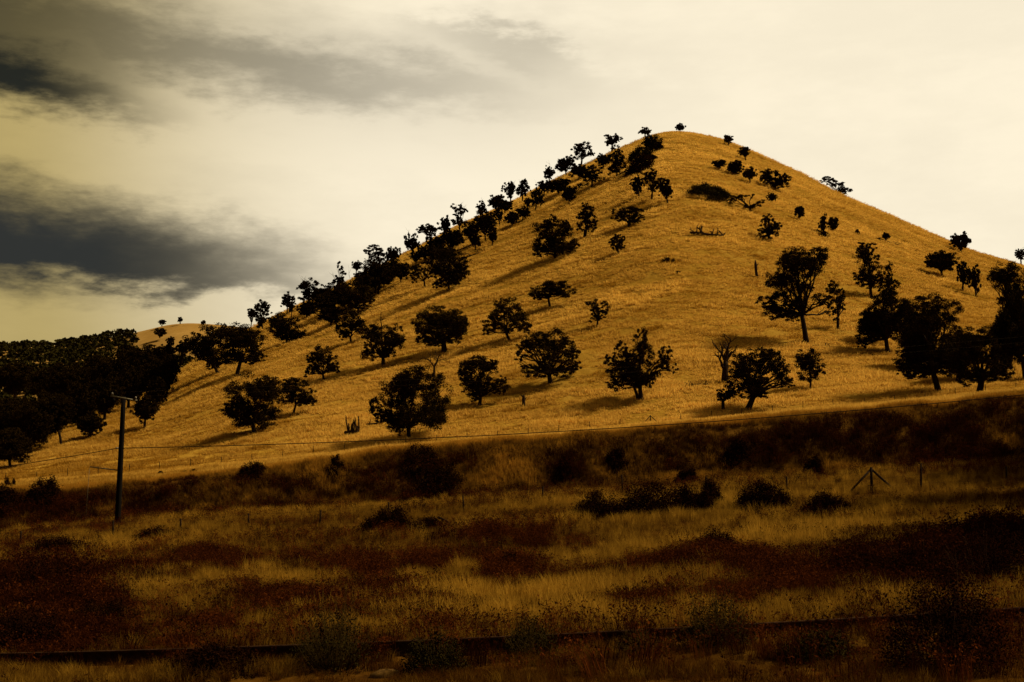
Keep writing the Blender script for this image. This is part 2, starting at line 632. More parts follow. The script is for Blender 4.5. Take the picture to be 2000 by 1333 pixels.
def wiggle(p0, p1, rng, n=6, amp=0.12, sag=0.0):
    t = np.linspace(0, 1, n)[:, None]
    p = p0 + (p1 - p0) * t
    L = np.linalg.norm(p1 - p0)
    nz = rng.normal(size=(n, 3)) * amp * L / n ** 0.5
    nz[0] = 0
    nz[-1] *= 0.4
    nz = np.cumsum(nz, 0) * 0.6
    nz -= nz[-1] * t
    p = p + nz
    p[:, 2] += sag * L * np.sin(np.pi * t[:, 0])
    return p


# ------------------------------------------------------------------ oaks
G_SLOPE = 'oak trees scattered over the golden hillside'
G_SKY = 'small oak trees along the skyline ridge of the hill'
G_WOOD = 'dark oak trees crowded at the foot of the hill'


def auto_lobes(rng, x0, y0, x1, y1, style):
    w, h = x1 - x0, y1 - y0
    cx, cy = (x0 + x1) / 2, (y0 + y1) / 2
    out = []
    if style == 'dense':
        out.append((cx, cy + 0.05 * h, 0.36 * w, 0.36 * h))
        n, rr = 11, 0.205
    elif style == 'dome':
        out.append((cx, cy - 0.05 * h, 0.34 * w, 0.30 * h))
        n, rr = 11, 0.19
    elif style == 'flat':
        n, rr = 8, 0.20
    elif style == 'spiky':
        out.append((cx, cy + 0.08 * h, 0.26 * w, 0.30 * h))
        n, rr = 9, 0.18
    else:                      # open
        n, rr = 10, 0.175
    ga = rng.uniform(0, 6.28)
    for i in range(n):
        a = ga + i * 2.399
        r = math.sqrt((i + 0.7) / n) * 0.80
        lx = cx + math.cos(a) * r * w * 0.42 + rng.normal() * 0.03 * w
        ly = cy + math.sin(a) * r * h * 0.42 + rng.normal() * 0.03 * h
        f = rng.uniform(0.75, 1.3)
        sx, sy = rr * w * f, rr * h * f
        if style == 'flat':
            sx *= 1.25
            sy *= 0.9
        if style == 'spiky' and ly < cy:
            sx *= 0.75
            sy *= 1.25
        lx = min(max(lx, x0 + sx), x1 - sx)
        ly = min(max(ly, y0 + sy), y1 - sy)
        out.append((lx, ly, sx, sy))
    return out


TREE_SEED = [100]


def oak(bx, by, lobes, label, group=G_SLOPE, style='open', dead_twigs=0, snag=None, mat=None, lean=0.0, trunk_w=None, stems=1, dist=None):
    """an oak whose foot shows at (bx, by); lobes are its leaf masses as the photograph shows them (x, y, rx, ry)"""
    TREE_SEED[0] += 1
    rng = np.random.RandomState(TREE_SEED[0])
    if dist is None:
        X, Y, Z = on_ground(bx, by, YT if by < L_TOP(bx) + 4 else 20)
    else:
        u, t = pix_ut(bx, by)
        X, Y = float(u * dist), dist
        Z = CAMZ + float(t) * dist
    m = Y / FOC * 0.995
    u0, t0 = pix_ut(bx, by)
    if len(lobes) == 4 and np.isscalar(lobes[0]):
        lobes = auto_lobes(rng, *lobes, style)
    lobes = np.array(lobes, float)
    if len(lobes) > 3:      # leaf masses run into each other: smaller ones bridge neighbours
        fill = []
        for a in range(len(lobes)):
            dd = np.hypot(lobes[:, 0] - lobes[a, 0], lobes[:, 1] - lobes[a, 1])
            b = np.argsort(dd)[1 + rng.randint(2)]
            w_ = rng.uniform(0.35, 0.65)
            q = lobes[a] * w_ + lobes[b] * (1 - w_)
            if dd[b] < 1.15 * (lobes[a, 2] + lobes[b, 2] + 4):
                fill.append((q[0], q[1] + rng.normal() * 1.5, q[2] * rng.uniform(0.6, 0.85), q[3] * rng.uniform(0.6, 0.85)))
        if fill:
            lobes = np.concatenate([lobes, np.array(fill)])
    # where the real foot shows, in case it was set down on the ridge
    tz = (Z - CAMZ) / Y
    foot = 666.5 - FOC * math.tan(math.atan(tz) - PITCH)
    top = lobes[:, 1].min() - lobes[:, 3][lobes[:, 1].argmin()]
    H = (by - top) * m
    wx0, wx1 = (lobes[:, 0] - lobes[:, 2]).min(), (lobes[:, 0] + lobes[:, 2]).max()
    Wd = (wx1 - wx0) * m
    root = thing('oak_tree', label, 'oak tree', (X, Y, Z), group)
    fat = 1.17
    if Y > 380 and dist is None:
        fat = 1.32
        lobes[:, 0] = bx + (lobes[:, 0] - bx) * 1.15
        lobes[:, 1] = by + (lobes[:, 1] - by) * 1.04
    dz0 = (foot - by) * m      # lift between picture foot and real foot (small)
    cxm = (wx0 + wx1) / 2
    L = []
    for (lx, ly, rx, ry) in lobes:
        k = abs(lx - cxm) / max((wx1 - wx0) / 2, 1)
        dep = rng.uniform(-1, 1) * 0.36 * min(Wd, H) * math.sqrt(max(0.05, 1 - k * k))
        s = 1 + dep / Y
        hz = (by - ly) * m + dz0
        L.append(((lx - bx) * m * s + X / Y * dep, dep, hz * s + tz * dep, rx * m * fat, ry * m * fat))
    L = np.array(L)
    # trunk and limbs
    tr = MB()
    cm = L[:, :3].mean(0)
    low = (L[:, 2] - L[:, 4]).min()
    hf = max(0.16 * H, min(0.42 * H, low * 0.9 + 0.10 * H))
    r0 = (trunk_w * m / 2) if trunk_w else max(0.030 * H, 0.10)
    fork = np.array([cm[0] * 0.45 + lean * H, cm[1] * 0.3, hf])
    base = np.array([0, 0, -0.5])
    pts = wiggle(base, fork, rng, 6, 0.05)
    rad = np.interp(np.linspace(0, 1, 6), [0, 0.15, 0.4, 1], [r0 * 1.5, r0 * 1.12, r0, r0 * 0.85])
    tr.tube(pts, rad, 8)
    if stems > 1:
        f2 = np.array([fork[0] - 0.10 * Wd, fork[1] - 0.1, hf * 1.1])
        tr.tube(wiggle(np.array([-r0 * 0.7, 0, -0.4]), f2, rng, 6, 0.05), np.linspace(r0 * 0.8, r0 * 0.5, 6), 7)
    order = np.argsort(L[:, 2])
    for i in order:
        c = L[i, :3].copy()
        c[2] -= 0.2 * L[i, 4]
        rr = r0 * rng.uniform(0.38, 0.6)
        p = wiggle(fork, c, rng, 7, 0.16, 0.05)
        tr.tube(p, np.linspace(rr, rr * 0.3, 7), 5)
        for k in range(3):
            e = L[i, :3] + rng.uniform(-0.9, 0.9, 3) * np.array([L[i, 3], L[i, 3], L[i, 4]])
            q = p[rng.randint(3, 6)]
            tr.tube(wiggle(q, e, rng, 4, 0.18), np.linspace(rr * 0.42, 0.02 + rr * 0.06, 4), 4, False)
    for k in range(dead_twigs):
        a = rng.randint(len(L))
        e = L[a, :3] + np.array([rng.uniform(-1, 1) * L[a, 3] * 1.2, rng.uniform(-0.5, 0.5) * L[a, 3], L[a, 4] * rng.uniform(1.2, 2.2)])
        st = L[a, :3]
        p = wiggle(st, e, rng, 6, 0.22)
        tr.tube(p, np.linspace(0.05 + 0.12 * m, 0.08 * m, 6), 4, False)
        for j in range(2):
            q = p[rng.randint(2, 5)]
            e2 = q + (e - st) * rng.uniform(0.25, 0.5) + rng.normal(size=3) * 0.18 * np.linalg.norm(e - st)
            tr.tube(wiggle(q, e2, rng, 4, 0.2), np.linspace(0.09 * m + 0.02, 0.06 * m, 4), 3, False)
    if snag is not None:
        e = np.array([(snag[0] - bx) * m, 0, (by - snag[1]) * m])
        p = wiggle(fork, e, rng, 7, 0.07)
        tr.tube(p, np.linspace(r0 * 0.6, r0 * 0.18, 7), 6)
        q = p[5]
        tr.tube(wiggle(q, q + np.array([0.09 * H, 0, 0.05 * H]), rng, 4, 0.15), np.linspace(r0 * 0.25, r0 * 0.1, 4), 4)
    tr.build('trunk', M_BARK, root, True)
    # leaves: every lobe is a crowd of small clumps
    cen = []
    for (x, y, z, rx, rz) in L:
        area_px = math.pi * rx * rz / (m * m)
        ncl = int(np.clip(area_px / 34.0, 6, 40))
        ntot = int(np.clip(area_px * 1.45 + 30, 44, 5200))
        d = rng.normal(size=(ncl, 3))
        d /= np.linalg.norm(d, axis=1)[:, None]
        rad_ = rng.uniform(0.25, 1.0, ncl) ** 0.55
        cc = np.array([x, y, z]) + d * rad_[:, None] * np.array([rx, rx * 0.9, rz]) * 0.98
        which = rng.randint(0, ncl, ntot)
        g = rng.normal(size=(ntot, 3))
        g /= np.linalg.norm(g, axis=1)[:, None]
        cr = np.clip(0.25 * np.array([rx, rx, rz * 0.9]), 0.15, None)
        pr = (rng.uniform(0, 1, ntot) ** 0.45)[:, None] * rng.uniform(0.6, 1.25, ncl)[which][:, None]
        pr = np.where(rng.uniform(0, 1, (ntot, 1)) < 0.12, pr * 1.45, pr)
        cen.append(cc[which] + g * pr * cr)
    cen = np.concatenate(cen)
    cen = cen[cen[:, 2] > 0.25]
    size = max(0.17, 2.25 * m)
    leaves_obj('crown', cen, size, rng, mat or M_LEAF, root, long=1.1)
    return root


def grow(mb, p, d, length, r, rng, depth, spread=0.6, up=0.15, rmin=0.012):
    e = p + d * length
    pts = wiggle(p, e, rng, 5, 0.2)
    mb.tube(pts, np.linspace(r, r * 0.6, 5), 5 if depth > 1 else 4, False)
    if depth == 0:
        return
    for k in range(rng.randint(2, 4)):
        nd = d + rng.normal(size=3) * spread + np.array([0, 0, up])
        nd /= np.linalg.norm(nd)
        grow(mb, pts[rng.randint(2, 5)], nd, length * rng.uniform(0.55, 0.8), max(r * 0.55, rmin), rng, depth - 1, spread, up, rmin)


def bare_tree(bx, by, h, label, group=None, seed=1, spread=0.6, lean=0.0, name='dead_tree', low=0.35, thick=0.034, depth=4):
    rng = np.random.RandomState(seed)
    X, Y, Z = on_ground(bx, by, YT)
    m = Y / FOC
    H = h * m
    root = thing(name, label, 'dead tree', (X, Y, Z), group)
    tr = MB()
    r0 = thick * H
    tp = np.array([lean * H, 0, low * H])
    pts = wiggle(np.array([0, 0, -0.4]), tp, rng, 6, 0.06)
    tr.tube(pts, np.linspace(r0 * 1.3, r0 * 0.85, 6), 8)
    tr.build('trunk', M_DEAD, root, True)
    for k in range(4):
        br = MB()
        d = np.array([math.cos(k * 1.7 + seed) * spread, math.sin(k * 1.7 + seed) * spread, 0.8 if k else 1.4])
        d /= np.linalg.norm(d)
        grow(br, pts[-1] if k < 3 else pts[3], d, (H - tp[2]) * (0.48 if k == 0 else 0.40), r0 * 0.6, rng, depth - 1, spread, 0.12, 0.18 * m)
        br.build('branch', M_DEAD, root, True)
    return root


def shrub(px, py, w, h, label, group, mat=None, twigs=30, y0=14.0, dens=1.0, kind='shrub', tall=0.0, hilly=False, twig_mat=None):
    """a bush w pixels wide and h pixels tall whose foot shows at (px, py)"""
    TREE_SEED[0] += 1
    rng = np.random.RandomState(TREE_SEED[0])
    X, Y, Z = on_ground(px, py, YT if hilly else y0)
    m = Y / FOC
    root = thing(kind, label, 'bush', (X, Y, Z), group)
    rx, H = w * m / 2 * 1.06, h * m * 1.2
    n = int(np.clip(w * h * 2.2 * dens, 160, 16000))
    nc = int(np.clip(w * h / 45, 8, 90))
    th = rng.uniform(0, 2 * np.pi, nc)
    rr = np.sqrt(rng.uniform(0, 1, nc))
    hz = np.sqrt(np.clip(1 - rr ** 2, 0, 1)) * rng.uniform(0.25, 1.0, nc)
    ry = min(rx, 1.2 * H + 0.3 * rx)
    cc = np.stack([rr * np.cos(th) * rx * 0.88, rr * np.sin(th) * ry * 0.88, hz * H * 0.86], 1)
    wh = rng.randint(0, nc, n)
    g = rng.normal(size=(n, 3)) * 0.5
    cen = cc[wh] + g * np.array([0.24 * min(rx, H * 1.5), 0.24 * min(rx, H * 1.5), 0.20 * H])
    gz = terrain(X + cen[:, 0], Y + cen[:, 1]) - Z
    cen[:, 2] = np.maximum(cen[:, 2], 0.02) + gz
    size = max(0.03, 2.1 * m)
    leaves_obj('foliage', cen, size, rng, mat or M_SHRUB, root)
    if twigs < 15:
        return root
    tw = MB()
    for k in range(twigs):
        c = cc[rng.randint(nc)]
        g0 = float(terrain(np.array([X + c[0] * 0.5]), np.array([Y + c[1] * 0.5]))[0]) - Z
        b0 = np.array([c[0] * 0.5, c[1] * 0.5, g0 - 0.05])
        e = np.array([c[0] * 1.1, c[1] * 1.1, max(c[2], 0.3 * H) * rng.uniform(1.0, 1.3 + tall) + g0])
        tw.tube(wiggle(b0, e, rng, 4, 0.15), np.linspace(0.35 * m + 0.004, 0.2 * m, 4), 4, False)
    tw.build('stem', twig_mat or M_TWIG, root)
    return root


# --- the big oaks of the lower slope, each with its own leaf masses
oak(799, 858, [(812, 745, 45, 30), (775, 765, 33, 28), (848, 772, 30, 36), (822, 805, 46, 32), (775, 806, 26, 30), (778, 832, 20, 16),
               (848, 815, 22, 20), (735, 795, 15, 18), (741, 819, 10, 11), (805, 735, 26, 18)],
    'large dome-crowned oak beside the roadside fence, with a small drooping side limb', trunk_w=9)
oak(497, 848, [(505, 750, 38, 22), (470, 775, 34, 25), (522, 785, 34, 34), (482, 810, 40, 27), (447, 797, 17, 13), (500, 822, 32, 14)],
    'broad dense oak low on the slope, wider than tall, beside a smaller slim oak', trunk_w=9)
oak(571, 810, [(575, 752, 25, 15), (600, 772, 19, 13), (560, 770, 20, 18), (584, 780, 20, 12), (606, 782, 11, 9)],
    'smaller slim-trunked oak touching the broad dense oak low on the slope', trunk_w=5)
oak(633, 742, [(630, 688, 17, 15), (605, 702, 12, 12), (650, 710, 14, 13), (611, 722, 14, 12), (633, 712, 18, 14), (655, 722, 9, 7), (600, 732, 8, 6)],
    'small ragged oak alone on the slope below a spike-topped oak', trunk_w=5)
oak(749, 716, [(735, 650, 28, 17), (775, 648, 17, 13), (755, 670, 28, 20), (720, 692, 16, 13), (781, 664, 11, 7), (758, 690, 15, 11), (718, 662, 12, 10)],
    'oak with a bare dead spike standing up through its crown', snag=(743, 610), dead_twigs=2, trunk_w=8)
oak(686, 670, [(690, 620, 25, 17), (672, 642, 17, 15), (702, 640, 17, 13), (668, 658, 9, 7)],
    'mid-sized oak at the edge of the ridge wood, next to the spike-topped oak', trunk_w=5)
oak(559, 672, [(555, 635, 22, 19), (548, 650, 19, 13), (578, 650, 12, 11), (562, 655, 19, 10)],
    'compact dark oak with a low brown bush at its side', style='dense', trunk_w=5)
oak(868, 690, [(860, 612, 40, 17), (830, 632, 25, 22), (892, 630, 25, 25), (862, 640, 36, 24), (825, 655, 17, 14), (904, 640, 13, 16),
               (850, 665, 26, 11), (885, 660, 18, 11)],
    'fan-shaped rounded oak with branches showing through, above a leafless tree', mat=M_LEAF2, trunk_w=12)
oak(997, 668, [(990, 592, 21, 14), (975, 610, 18, 14), (1005, 615, 20, 16), (960, 635, 20, 12), (1020, 632, 18, 15), (948, 650, 11, 7),
               (990, 640, 12, 10), (1031, 640, 11, 10)],
    'thin open oak with a curved trunk and see-through crown on mid slope', mat=M_LEAF2, lean=-0.07, trunk_w=6)
oak(1075, 604, [(1078, 558, 29, 12), (1050, 570, 19, 10), (1105, 570, 18, 11), (1040, 580, 9, 6), (1080, 571, 24, 8), (1060, 580, 12, 6)],
    'umbrella-shaped flat oak alone in the middle of the golden slope', trunk_w=5)
oak(1166, 639, [(1165, 592, 19, 10), (1183, 603, 11, 8), (1165, 610, 12, 9), (1160, 624, 9, 5), (1178, 620, 7, 5)],
    'little mushroom-shaped oak standing apart near the umbrella-shaped oak', trunk_w=4)
oak(937, 793, [(935, 710, 29, 15), (910, 725, 18, 16), (960, 715, 15, 13), (915, 745, 17, 13), (940, 740, 20, 20), (930, 765, 24, 12),
               (975, 755, 19, 15), (981, 740, 9, 7), (925, 780, 11, 5)],
    'lopsided oak with a heavy low limb, between the dome-crowned oak and a broad oak', dead_twigs=1, trunk_w=7)
oak(1075, 751, [(1075, 662, 31, 19), (1040, 670, 19, 17), (1105, 680, 21, 19), (1025, 680, 17, 11), (1070, 700, 41, 27), (1120, 690, 13, 13),
                (1050, 725, 27, 13), (1100, 725, 21, 11), (1126, 715, 11, 9), (1013, 705, 8, 5)],
    'broad full oak casting a long shadow above a lone fence stub', dead_twigs=2, trunk_w=10)
oak(1252, 783, [(1252, 657, 13, 18), (1260, 690, 20, 20), (1213, 680, 13, 13), (1230, 705, 22, 18), (1195, 705, 14, 14), (1215, 730, 28, 20),
                (1260, 725, 30, 20), (1300, 690, 13, 15), (1300, 715, 15, 11), (1318, 720, 7, 9), (1205, 752, 20, 11), (1266, 750, 11, 9), (1240, 748, 23, 11)],
    'tall ragged fork-trunked oak with pointed top, alone above the fence', dead_twigs=2, trunk_w=9, stems=2)
oak(1458, 802, [(1480, 695, 29, 15), (1510, 695, 19, 15), (1445, 710, 19, 17), (1475, 725, 36, 20), (1525, 718, 19, 15), (1445, 745, 28, 18),
                (1480, 752, 28, 16), (1527, 742, 18, 13), (1465, 772, 17, 9), (1490, 772, 11, 8), (1542, 748, 12, 9)],
    'wide black oak overlapping the bare dead tree, its crown spread to one side', dead_twigs=2, trunk_w=12)
oak(1412, 803, [(1425, 767, 17, 12), (1412, 777, 12, 9), (1405, 768, 8, 7), (1436, 758, 12, 10)],
    'low crooked oak stem leaning out beside the wide black oak', lean=-0.05, trunk_w=7)
oak(1583, 762, [(1582, 695, 22, 15), (1568, 710, 15, 13), (1590, 715, 20, 15), (1580, 735, 20, 11), (1602, 730, 9, 7)],
    'small straight oak just beyond the wide black oak', trunk_w=4)
oak(1575, 671, [(1560, 495, 27, 17), (1602, 492, 20, 14), (1540, 515, 21, 17), (1575, 520, 32, 19), (1611, 505, 14, 15), (1515, 545, 20, 15),
                (1550, 550, 32, 17), (1495, 587, 15, 12), (1538, 590, 34, 24), (1580, 562, 16, 8), (1607, 582, 20, 10), (1626, 605, 12, 12),
                (1518, 612, 24, 11), (1552, 618, 16, 9)],
    'tallest oak on the hill, tiered crown with a sky-sized gap above its bare fork', dead_twigs=1, trunk_w=10)
oak(1637, 643, [(1630, 560, 14, 12), (1645, 575, 10, 10), (1620, 585, 10, 7), (1648, 600, 7, 7), (1640, 590, 8, 9), (1632, 622, 7, 4)],
    'thin half-bare oak pressed against the tallest oak', dead_twigs=5, trunk_w=6, mat=M_LEAF2)
oak(1701, 580, [(1684, 478, 11, 9), (1706, 480, 11, 8), (1690, 500, 18, 14), (1710, 505, 11, 11), (1700, 530, 22, 17), (1680, 542, 15, 11),
                (1705, 555, 22, 9), (1728, 550, 9, 7)],
    'narrow tiered oak with stacked leaf clumps behind the dark grove', dead_twigs=1, trunk_w=6)
oak(1736, 692, [(1741, 532, 9, 21), (1745, 560, 17, 15), (1730, 580, 21, 13), (1750, 600, 38, 28), (1710, 610, 21, 15), (1700, 635, 25, 17),
                (1740, 640, 34, 23), (1690, 660, 17, 13), (1770, 620, 24, 28), (1685, 675, 9, 7)],
    'dark oak with a narrow pointed spire at the back of the grove', dead_twigs=2, trunk_w=9)
oak(1835, 767, [(1825, 590, 33, 18), (1852, 605, 28, 22), (1800, 620, 25, 20), (1830, 640, 44, 32), (1790, 670, 25, 20), (1847, 685, 42, 28),
                (1775, 705, 23, 15), (1815, 712, 38, 20), (1763, 725, 13, 9), (1790, 735, 19, 9), (1862, 720, 26, 18)],
    'biggest oak of the dark grove, with a round top and visible trunk', trunk_w=12)
oak(1911, 772, [(1910, 655, 33, 19), (1890, 680, 32, 25), (1932, 680, 25, 22), (1905, 715, 44, 22), (1956, 705, 21, 17), (1971, 725, 15, 13),
                (1895, 742, 30, 11), (1942, 735, 19, 11)],
    'squat black oak at the low side of the dark grove, by the fence', trunk_w=13)
oak(1840, 542, (1806, 491, 1870, 532), 'rounded oak on the upper shoulder, beside a pair of drooping oaks', style='dome', trunk_w=5)
oak(1880, 568, (1866, 505, 1898, 560), 'taller of two drooping oaks on the upper shoulder', style='open', trunk_w=4)
oak(1907, 580, (1888, 512, 1920, 572), 'drooping oak half hidden behind its taller neighbour on the shoulder', style='open', trunk_w=4)
oak(1876, 493, (1855, 452, 1898, 490), 'bushy round oak standing against the sky on the descending shoulder', G_SKY, 'dome', trunk_w=4)
oak(1978, 690, [(1975, 530, 29, 19), (1957, 545, 22, 15), (1992, 560, 28, 26), (1972, 592, 20, 20), (1998, 622, 24, 22), (1948, 540, 12, 9)],
    'tall black oak cut by the picture edge above the grove', trunk_w=10)
oak(2004, 742, [(1995, 662, 24, 20), (1981, 682, 17, 13), (2012, 690, 24, 24), (2002, 640, 24, 17)],
    'black oak at the picture edge beneath the tall edge oak', trunk_w=9)
oak(1994, 516, (1983, 484, 2006, 510), 'wispy thin oak on the skyline at the picture edge', G_SKY, 'open', dead_twigs=4, trunk_w=3)
oak(1502, 471, [(1502, 428, 12, 10), (1493, 442, 12, 12), (1512, 445, 13, 13), (1500, 458, 17, 8), (1484, 463, 6, 4), (1520, 440, 7, 6)],
    'stout bushy oak casting a dark shadow, above the tallest oak', trunk_w=5)
oak(1610, 461, (1599, 416, 1617, 455), 'slim upright oak joined with a rounder one by a flat shadow', style='open', dead_twigs=2, trunk_w=3)
oak(1627, 452, (1614, 425, 1639, 450), 'round little oak joined with a slim upright one by a flat shadow', style='dome', trunk_w=3)
oak(1562, 430, (1552, 402, 1573, 426), 'tiny egg-shaped oak alone above the stout bushy oak', style='dense', trunk_w=2.5)
oak(1731, 472, (1723, 454, 1738, 468), 'dwarf oak with fallen branches at its foot near the shoulder', style='dense', trunk_w=3)
oak(1513, 372, [(1503, 340, 14, 10), (1496, 350, 10, 9), (1515, 352, 15, 10), (1530, 347, 11, 8), (1536, 352, 6, 5), (1520, 362, 18, 6)],
    'wide leaning oak high on the hill, the largest near the crest', trunk_w=4)
oak(1465, 358, (1450, 322, 1479, 354), 'half-bare spindly oak between two dark ones near the crest', style='open', dead_twigs=6, mat=M_LEAF2, trunk_w=3)
oak(1437, 343, (1420, 314, 1452, 340), 'dark round oak below the crest, beside the half-bare spindly oak', style='dense', trunk_w=4)
oak(1404, 332, (1391, 312, 1419, 328), 'small windswept oak below the crest with a bare side branch', style='dome', dead_twigs=4, trunk_w=3)
oak(1457, 314, (1442, 286, 1466, 308), 'leafy oak just under the descending skyline near the crest', G_SKY, 'dome', trunk_w=3)
oak(1423, 286, (1412, 262, 1433, 281), 'pale wispy leafless-looking oak on the skyline past the summit', G_SKY, 'open', dead_twigs=8, mat=M_LEAF2, trunk_w=2.5)
oak(1328, 259, (1319, 242, 1338, 255), 'tiny lone oak on the very summit', G_SKY, 'dense', trunk_w=2)
oak(1652, 381, [(1622, 350, 11, 5), (1632, 358, 10, 6), (1642, 365, 12, 7), (1655, 372, 10, 5), (1614, 353, 5, 4), (1648, 375, 12, 4)],
    'long leaning oak hugging the descending skyline', G_SKY, lean=-0.2, trunk_w=3)
oak(1467, 413, [(1438, 388, 9, 6), (1452, 384, 10, 5), (1467, 382, 6, 5), (1484, 394, 7, 5), (1478, 402, 8, 4), (1462, 405, 9, 5), (1432, 394, 5, 4)],
    'gnarled low oak with long level limbs beside the oval thicket', dead_twigs=6, trunk_w=5)
oak(1512, 398, (1496, 376, 1520, 395), 'twisted small oak beside the gnarled one with level limbs', style='open', dead_twigs=5, trunk_w=3)
oak(1275, 298, [(1275, 278, 17, 13), (1268, 272, 9, 8), (1282, 284, 11, 10), (1271, 288, 12, 8)],
    'solid round dark oak just below the summit', style='dense', trunk_w=4)
oak(1260, 268, (1248, 248, 1272, 264), 'sparse oak peeping over the solid round oak near the summit', G_SKY, 'open', dead_twigs=5, trunk_w=3)
oak(1205, 347, [(1205, 298, 10, 10), (1198, 310, 10, 9), (1210, 315, 11, 10), (1203, 328, 14, 9), (1194, 334, 8, 6), (1216, 335, 8, 6)],
    'tall columnar oak below the skyline beside the summit bushes', trunk_w=4)
oak(1156, 366, [(1160, 328, 11, 7), (1146, 338, 10, 7), (1163, 342, 13, 9), (1152, 348, 13, 7), (1172, 350, 6, 5)],
    'rounded dark oak between the columnar oak and the skyline trees', trunk_w=4)
oak(1195, 293, (1178, 260, 1215, 284), 'spreading oak on the skyline, highest of the ridge row', G_SKY, 'open', trunk_w=4)
oak(1135, 319, [(1140, 283, 12, 7), (1128, 290, 9, 7), (1148, 297, 10, 6), (1134, 300, 12, 8), (1122, 306, 8, 7), (1155, 300, 5, 4)],
    'tall airy oak on the skyline with a tilted flat top', G_SKY, trunk_w=4)
oak(1106, 344, (1084, 306, 1124, 336), 'wide ragged oak on the skyline next to the tilted flat-topped one', G_SKY, 'dome', trunk_w=3)
oak(1073, 356, (1058, 322, 1086, 350), 'thin forked oak on the skyline, below the wide ragged one', G_SKY, 'spiky', dead_twigs=3, trunk_w=3)
oak(1092, 380, (1067, 346, 1114, 374), 'low wide oak under the forked skyline oak', style='dome', trunk_w=3.5)
oak(1112, 399, (1095, 361, 1127, 393), 'small conical oak at the edge of the open slope near the ridge', style='dense', trunk_w=3.5)
oak(1249, 386, (1229, 342, 1262, 380), 'first of three clustered oaks below the summit, with a cut-back crown', style='open', trunk_w=3.5)
oak(1273, 391, [(1276, 336, 9, 7), (1268, 350, 10, 9), (1284, 352, 9, 7), (1262, 342, 7, 6), (1274, 366, 10, 8), (1290, 356, 7, 4)],
    'tallest and middle one of three clustered oaks below the summit', dead_twigs=2, trunk_w=4)
oak(1305, 398, (1284, 347, 1317, 390), 'spreading outermost of three clustered oaks below the summit', style='open', trunk_w=3.5)
oak(1228, 445, [(1228, 410, 17, 10), (1206, 415, 12, 7), (1248, 415, 11, 8), (1228, 424, 20, 9), (1256, 424, 7, 5), (1200, 424, 10, 5), (1238, 434, 12, 5)],
    'broad low oak with a many-limbed fan crown on the upper slope', trunk_w=7)
oak(1208, 497, (1186, 456, 1226, 490), 'small lopsided oak in the open under the fan-crowned one', style='open', trunk_w=4)
oak(1142, 466, [(1138, 408, 10, 9), (1152, 410, 9, 8), (1140, 426, 12, 10), (1154, 430, 10, 10), (1138, 445, 9, 9), (1156, 445, 8, 6)],
    'upright twin-trunked oak beside the massive one on the upper slope', dead_twigs=4, stems=2, trunk_w=5)
oak(1085, 506, [(1078, 430, 13, 11), (1060, 445, 19, 13), (1086, 450, 28, 18), (1108, 440, 9, 18), (1065, 475, 28, 17), (1100, 475, 27, 18),
                (1050, 492, 13, 11), (1121, 482, 13, 9), (1085, 490, 28, 8)],
    'massive dark oak dominating the upper slope, with a forked top', dead_twigs=2, trunk_w=7)
# --- the ridge row
oak(1045, 412, (1034, 366, 1065, 402), 'slender oak with wispy top beside an airy skyline oak', style='open', dead_twigs=4, trunk_w=3)
oak(1020, 396, (1006, 348, 1036, 388), 'airy oak on the skyline, taller of a touching pair', G_SKY, 'open', trunk_w=3)
oak(998, 398, (982, 352, 1010, 390), 'airy oak on the skyline, shorter of a touching pair', G_SKY, 'open', trunk_w=3)
oak(1000, 444, (984, 412, 1017, 438), 'round dark oak below the touching skyline pair', style='dense', trunk_w=3)
oak(1030, 412, (1022, 384, 1040, 404), 'slim oak tucked under the airy skyline pair', style='open', trunk_w=2.5)
oak(969, 414, (952, 380, 988, 406), 'solid dark oak on the skyline with a smooth rounded head', G_SKY, 'dense', trunk_w=3)
oak(976, 442, (962, 405, 984, 432), 'narrow oak under the solid round-headed skyline oak', style='open', trunk_w=3)
oak(938, 428, (929, 393, 952, 418), 'thin see-through oak on the skyline', G_SKY, 'open', dead_twigs=2, trunk_w=2.5)
oak(949, 472, [(946, 422, 14, 9), (935, 436, 15, 8), (958, 440, 12, 11), (945, 446, 18, 8), (925, 442, 7, 4), (963, 455, 8, 8)],
    'broken-tiered oak on the slope under the thin see-through oak', trunk_w=3.5)
oak(961, 482, (952, 450, 972, 474), 'short oak at the open edge of the ridge row', style='dome', trunk_w=3)
oak(929, 489, (915, 452, 941, 482), 'small oak with a dead limb lying at its foot', style='dome', trunk_w=3.5)
oak(898, 452, [(888, 404, 8, 4), (900, 406, 8, 6), (895, 418, 10, 7), (906, 412, 5, 6), (890, 432, 9, 7), (903, 438, 10, 9)],
    'antler-shaped oak standing tall on the skyline', G_SKY, dead_twigs=3, trunk_w=3.5)
oak(872, 465, (856, 422, 884, 456), 'pointed dark oak on the skyline beside the antler-shaped one', G_SKY, 'spiky', trunk_w=3)
oak(883, 490, (862, 448, 906, 482), 'heavy dark oak massed below the antler-shaped skyline oak', style='dense', trunk_w=4)
oak(850, 500, (832, 458, 870, 492), 'dark oak massed beside the heavy one under the skyline', style='dense', trunk_w=4)
oak(832, 474, (815, 436, 856, 462), 'gap-crowned oak on the skyline with bright sky showing through', G_SKY, 'open', trunk_w=3)
oak(806, 503, (788, 458, 820, 492), 'vertical-limbed spiky oak on the skyline', G_SKY, 'spiky', dead_twigs=3, trunk_w=3)
oak(812, 520, (800, 490, 826, 512), 'small oak in the thin gap below the spiky skyline oak', style='open', trunk_w=3)
oak(876, 570, [(870, 500, 29, 15), (900, 515, 19, 13), (850, 525, 15, 17), (880, 530, 27, 19), (906, 535, 11, 11), (852, 553, 11, 11),
               (877, 548, 21, 11), (890, 548, 13, 8)],
    'large spreading oak at the wood edge, with a long shadow downhill', trunk_w=5)
